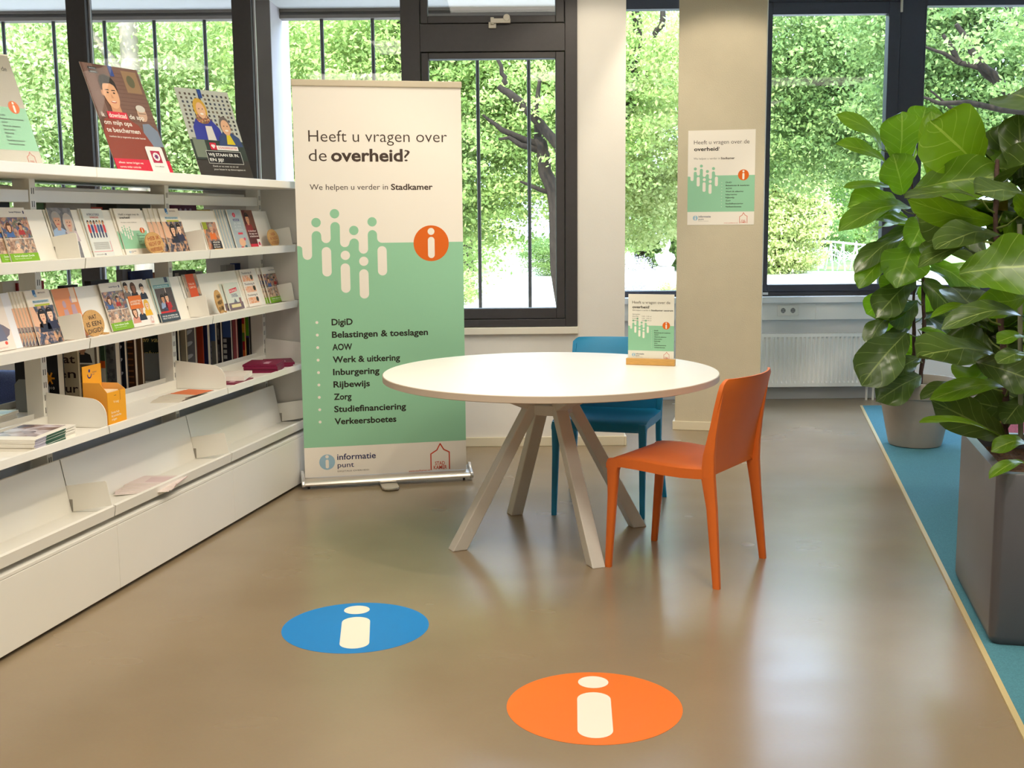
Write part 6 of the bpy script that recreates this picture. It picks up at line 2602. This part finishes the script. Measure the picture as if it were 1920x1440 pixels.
# trees through the right windows
tree('dense green tree hanging over the lawn in the right window', 3.2, 17, [((3.2, 17, GZ), .18), ((3.2, 17, 3), .14), ((3.6, 17, 6), .08)],
     [[((3.2, 17, 3.2), .06), ((4.4, 16.6, 3.9), .04), ((5.4, 16.4, 4.3), .02)], [((5.6, 16.6, 2.9), .035), ((5.0, 16.5, 3.0), .03), ((4.2, 16.4, 3.15), .015)]],
     [(4.6, 16.8, 4.0, 2.0, 1.2, 1.3, 10000), (4.2, 17, 2.6, 1.4, 1.0, .9, 5000), (5.6, 16.6, 2.4, .9, .7, .9, 3200)], .085, LEAVES[2], 8, group='park trees outside')
tree('bright pale shrubby tree behind the lawn in the right window', 9.0, 40, [((9, 40, GZ), .25), ((9, 40, 4), .15)], [],
     [(8.6, 40, 1.6, 2.2, 1.5, 2.4, 9000), (8.4, 41, .2, 1.6, 1.2, .9, 4000), (11, 46, 5.5, 3.6, 2, 3.4, 10000)], .16, LEAVES[3], 9, group='park trees outside')
x = at_y(1553, 440, 44).x
tree('tree with a stout brown trunk behind the white climbing frame', x, 46, [((x, 46, GZ), .34), ((x + .1, 46, 1.6), .26), ((x, 46, 6), .15)], [],
     [(x + 1.0, 47, 4.6, 3.6, 2, 3.0, 9000), (x - 3.6, 50, 1.2, 2.2, 1.5, 1.8, 5000)], .16, LEAVES[2], 10, group='park trees outside')
tree('big tree with thick spreading limbs in the rightmost window', at_y(1990, 400, 12).x, 12,
     [((at_y(2010, 500, 12).x, 12, GZ), .3), pt(1985, 330, 12, 0.124), pt(1940, 225, 12, 0.087), pt(1920, 200, 12, 0.074)],
     [[pt(1925, 205, 12, 0.056), pt(1880, 160, 12, 0.050), pt(1842, 128, 12, 0.043), pt(1815, 80, 12, 0.031), pt(1793, 45, 12, 0.022)],
      [pt(1910, 200, 12, 0.050), pt(1870, 150, 11.9, 0.043), pt(1840, 118, 11.9, 0.031)],
      [pt(1930, 210, 11.9, 0.037), pt(1880, 206, 11.9, 0.031), pt(1815, 192, 11.9, 0.028), pt(1760, 194, 11.9, 0.022), pt(1730, 182, 11.9, 0.012)],
      [pt(1842, 128, 12, 0.031), pt(1800, 118, 12.1, 0.025), pt(1770, 100, 12.1, 0.019), pt(1735, 88, 12.1, 0.012)],
      [pt(1800, 118, 12.1, 0.031), pt(1785, 95, 12.1, 0.028), pt(1768, 65, 12.1, 0.019)],
      [pt(1920, 60, 12.2, 0.037), pt(1895, 30, 12.2, 0.037), pt(1880, -10, 12.2, 0.031)],
      [pt(1815, 225, 12, 0.019), pt(1780, 200, 12, 0.015), pt(1745, 170, 12, 0.009)]],
     [(4.9, 13.2, 3.6, 1.3, .8, 1.0, 5500), (5.4, 13.4, 2.5, 1.2, .7, .8, 4000), (4.6, 13.6, 2.6, .7, .6, .8, 2200), (5.6, 13.4, 4.2, 1.4, .8, 1.0, 3500), (4.9, 11.4, 3.3, 1.0, .25, .7, 420), (5.3, 11.3, 2.7, .8, .25, .5, 260), (4.4, 12.8, 1.5, .7, .5, .5, 1500)], .075, LEAVES[2], 11, group='park trees outside')
for i, (x, y, r, lm, lb) in enumerate(((-14, 34, 5, 1, 'large hazy tree in the far left background'), (-6, 38, 5, 0, 'large hazy tree behind the shelving windows'),
                                       (5, 44, 4.4, 2, 'large tree closing the view behind the narrow window'), (16, 62, 7, 0, 'tall background tree beyond the house roof'), (26, 44, 6, 0, 'large tree far right behind the figs'))):
    tree(lb, x, y, [((x, y, GZ), .4), ((x, y, 6), .2)], [], [(x, y, 5.2, r * 1.3, 3, 4.6, 9000), (x + 1, y - 1, 1.2, r, 2.2, 2.0, 6000)], .2, LEAVES[lm], 20 + i, group='background trees outside')


def bush(label, c, r, n, size, lm, seed, name='bush'):
    o = tag(empty(name, T((c[0], c[1], GZ))), label, 'bush')
    foliage('foliage', [(0, 0, c[2] - GZ, *r, n)], size, LEAVES[lm], o, seed)


bush('rounded dark green hedge at the right of the path in the tilting window', (at_y(1030, 480, 40).x, 40, .1), (1.0, .9, .8), 5000, .07, 2, 31)
bush('low green shrubs left of the path outside', (-1.7, 27, -.2), (1.0, .8, .5), 3500, .07, 3, 32)
bush('white-flowering shrub outside the narrow window', (at_y(1192, 500, 22).x, 22, .05), (.45, .5, .62), 6000, .03, 4, 33)
bush('low green plants under the stone bust', (at_y(1240, 530, 24).x, 24, -.25), (.6, .5, .35), 3000, .05, 3, 34)
bush('green shrubs left of the white climbing frame', (at_y(1480, 490, 40).x, 40, .0), (1.3, .8, .6), 4000, .08, 3, 35)
bush('dark shrubs behind the white climbing frame', (at_y(1520, 455, 52).x, 52, .4), (2.2, 1.2, 1.0), 4500, .12, 2, 36)
# stone bust
q = at_y(1247, 500, 34)
sb_ = tag(empty('stone_bust', (q.x, 34, GZ)), 'pale stone bust on a pedestal outside the narrow window', 'statue')
STONE = mat('pale_stone', (206, 198, 188), .85, noise=.1, scale=10)
mb = MB()
mb.box(-.24, .24, -.24, .24, 0, .55, STONE)
mb.build('pedestal', sb_, bevel=.03)
mb = MB()
mb.lathe([(.0, .55), (.16, .55), (.20, .60), (.30, .78), (.26, .90), (.12, .96), (.09, 1.02), (.14, 1.10), (.16, 1.20), (.13, 1.32), (.05, 1.38), (0, 1.39)], STONE, 20)
mb.build('figure', sb_, smooth=60)
# white climbing frame on the gravel
q0, q1 = at_y(1500, 512, 41), at_y(1636, 512, 41)
cf = tag(empty('climbing_frame', (q0.x, 41, GZ + .02)), 'white tubular climbing frame with nets on the lawn outside', 'climbing frame')
WT = mat('white_tube_paint', (240, 238, 236), .4)
Lc = q1.x - q0.x
hC = .98
for sgn in (0, 1):
    mb = MB()
    y = sgn * 1.0
    mb.tube([(.0, y, 0), (.06, y, hC * .9), (.18, y, hC), (Lc * .45, y, hC * 1.05), (Lc * .8, y, hC * .95), (Lc, y, hC * .9), (Lc * 1.02, y, 0)], .035, WT, 8)
    mb.build('tube_frame', cf, smooth=60)
for k, x in enumerate((.25, .45, .62, .8)):
    mb = MB()
    mb.tube([(Lc * x, 0, 0), (Lc * (x + .02), .5, hC * 1.02), (Lc * x, 1.0, 0)], .03, WT, 8)
    mb.build('hoop', cf, smooth=60)
mb = MB()
rn = random.Random(4)
for k in range(16):
    a, b = rn.uniform(.36, .98), rn.uniform(.36, .98)
    mb.tube([(Lc * a, rn.choice((0, 1)), hC * rn.uniform(.5, 1)), (Lc * (a + b) / 2, .5, hC * rn.uniform(.3, .6)), (Lc * b, rn.choice((0, 1)), hC * rn.uniform(.1, 1))], .014, WT, 5)
mb.build('rope_net', cf)
mb = MB()
mb.extrude([(Lc * .06, .2, .1), (Lc * .34, .2, .1), (Lc * .40, .2, hC * .85), (Lc * .09, .2, hC * .8)], (0, .05, 0), WT)
mb.build('panel', cf)
# house behind
q = at_y(1545, 440, 62)
ho = tag(empty('house', (q.x - 4, 62, GZ)), 'grey house with a small white window far behind the trees', 'house')
mb = MB()
mb.box(0, 12, 0, 8, 0, 3.6, mat('house_render', (176, 168, 160), .85, noise=.06, scale=2))
mb.build('wall', ho)
mb = MB()
mb.extrude([(-.4, -.4, 3.6), (-.4, 4, 6.6), (-.4, 8.4, 3.6)], (12.8, 0, 0), mat('roof_slate', (104, 98, 98), .8, noise=.15, scale=6))
mb.build('roof', ho)
q = at_y(1540, 410, 62)
mb = MB()
zz = q.z - GZ
mb.box(3.55, 4.25, -.05, .02, zz - .35, zz + .45, P(236, 234, 232))
mb.box(3.64, 3.87, -.06, -.04, zz - .27, zz + .37, P(70, 80, 90))
mb.box(3.93, 4.16, -.06, -.04, zz - .27, zz + .37, P(70, 80, 90))
mb.build('house_window', ho)
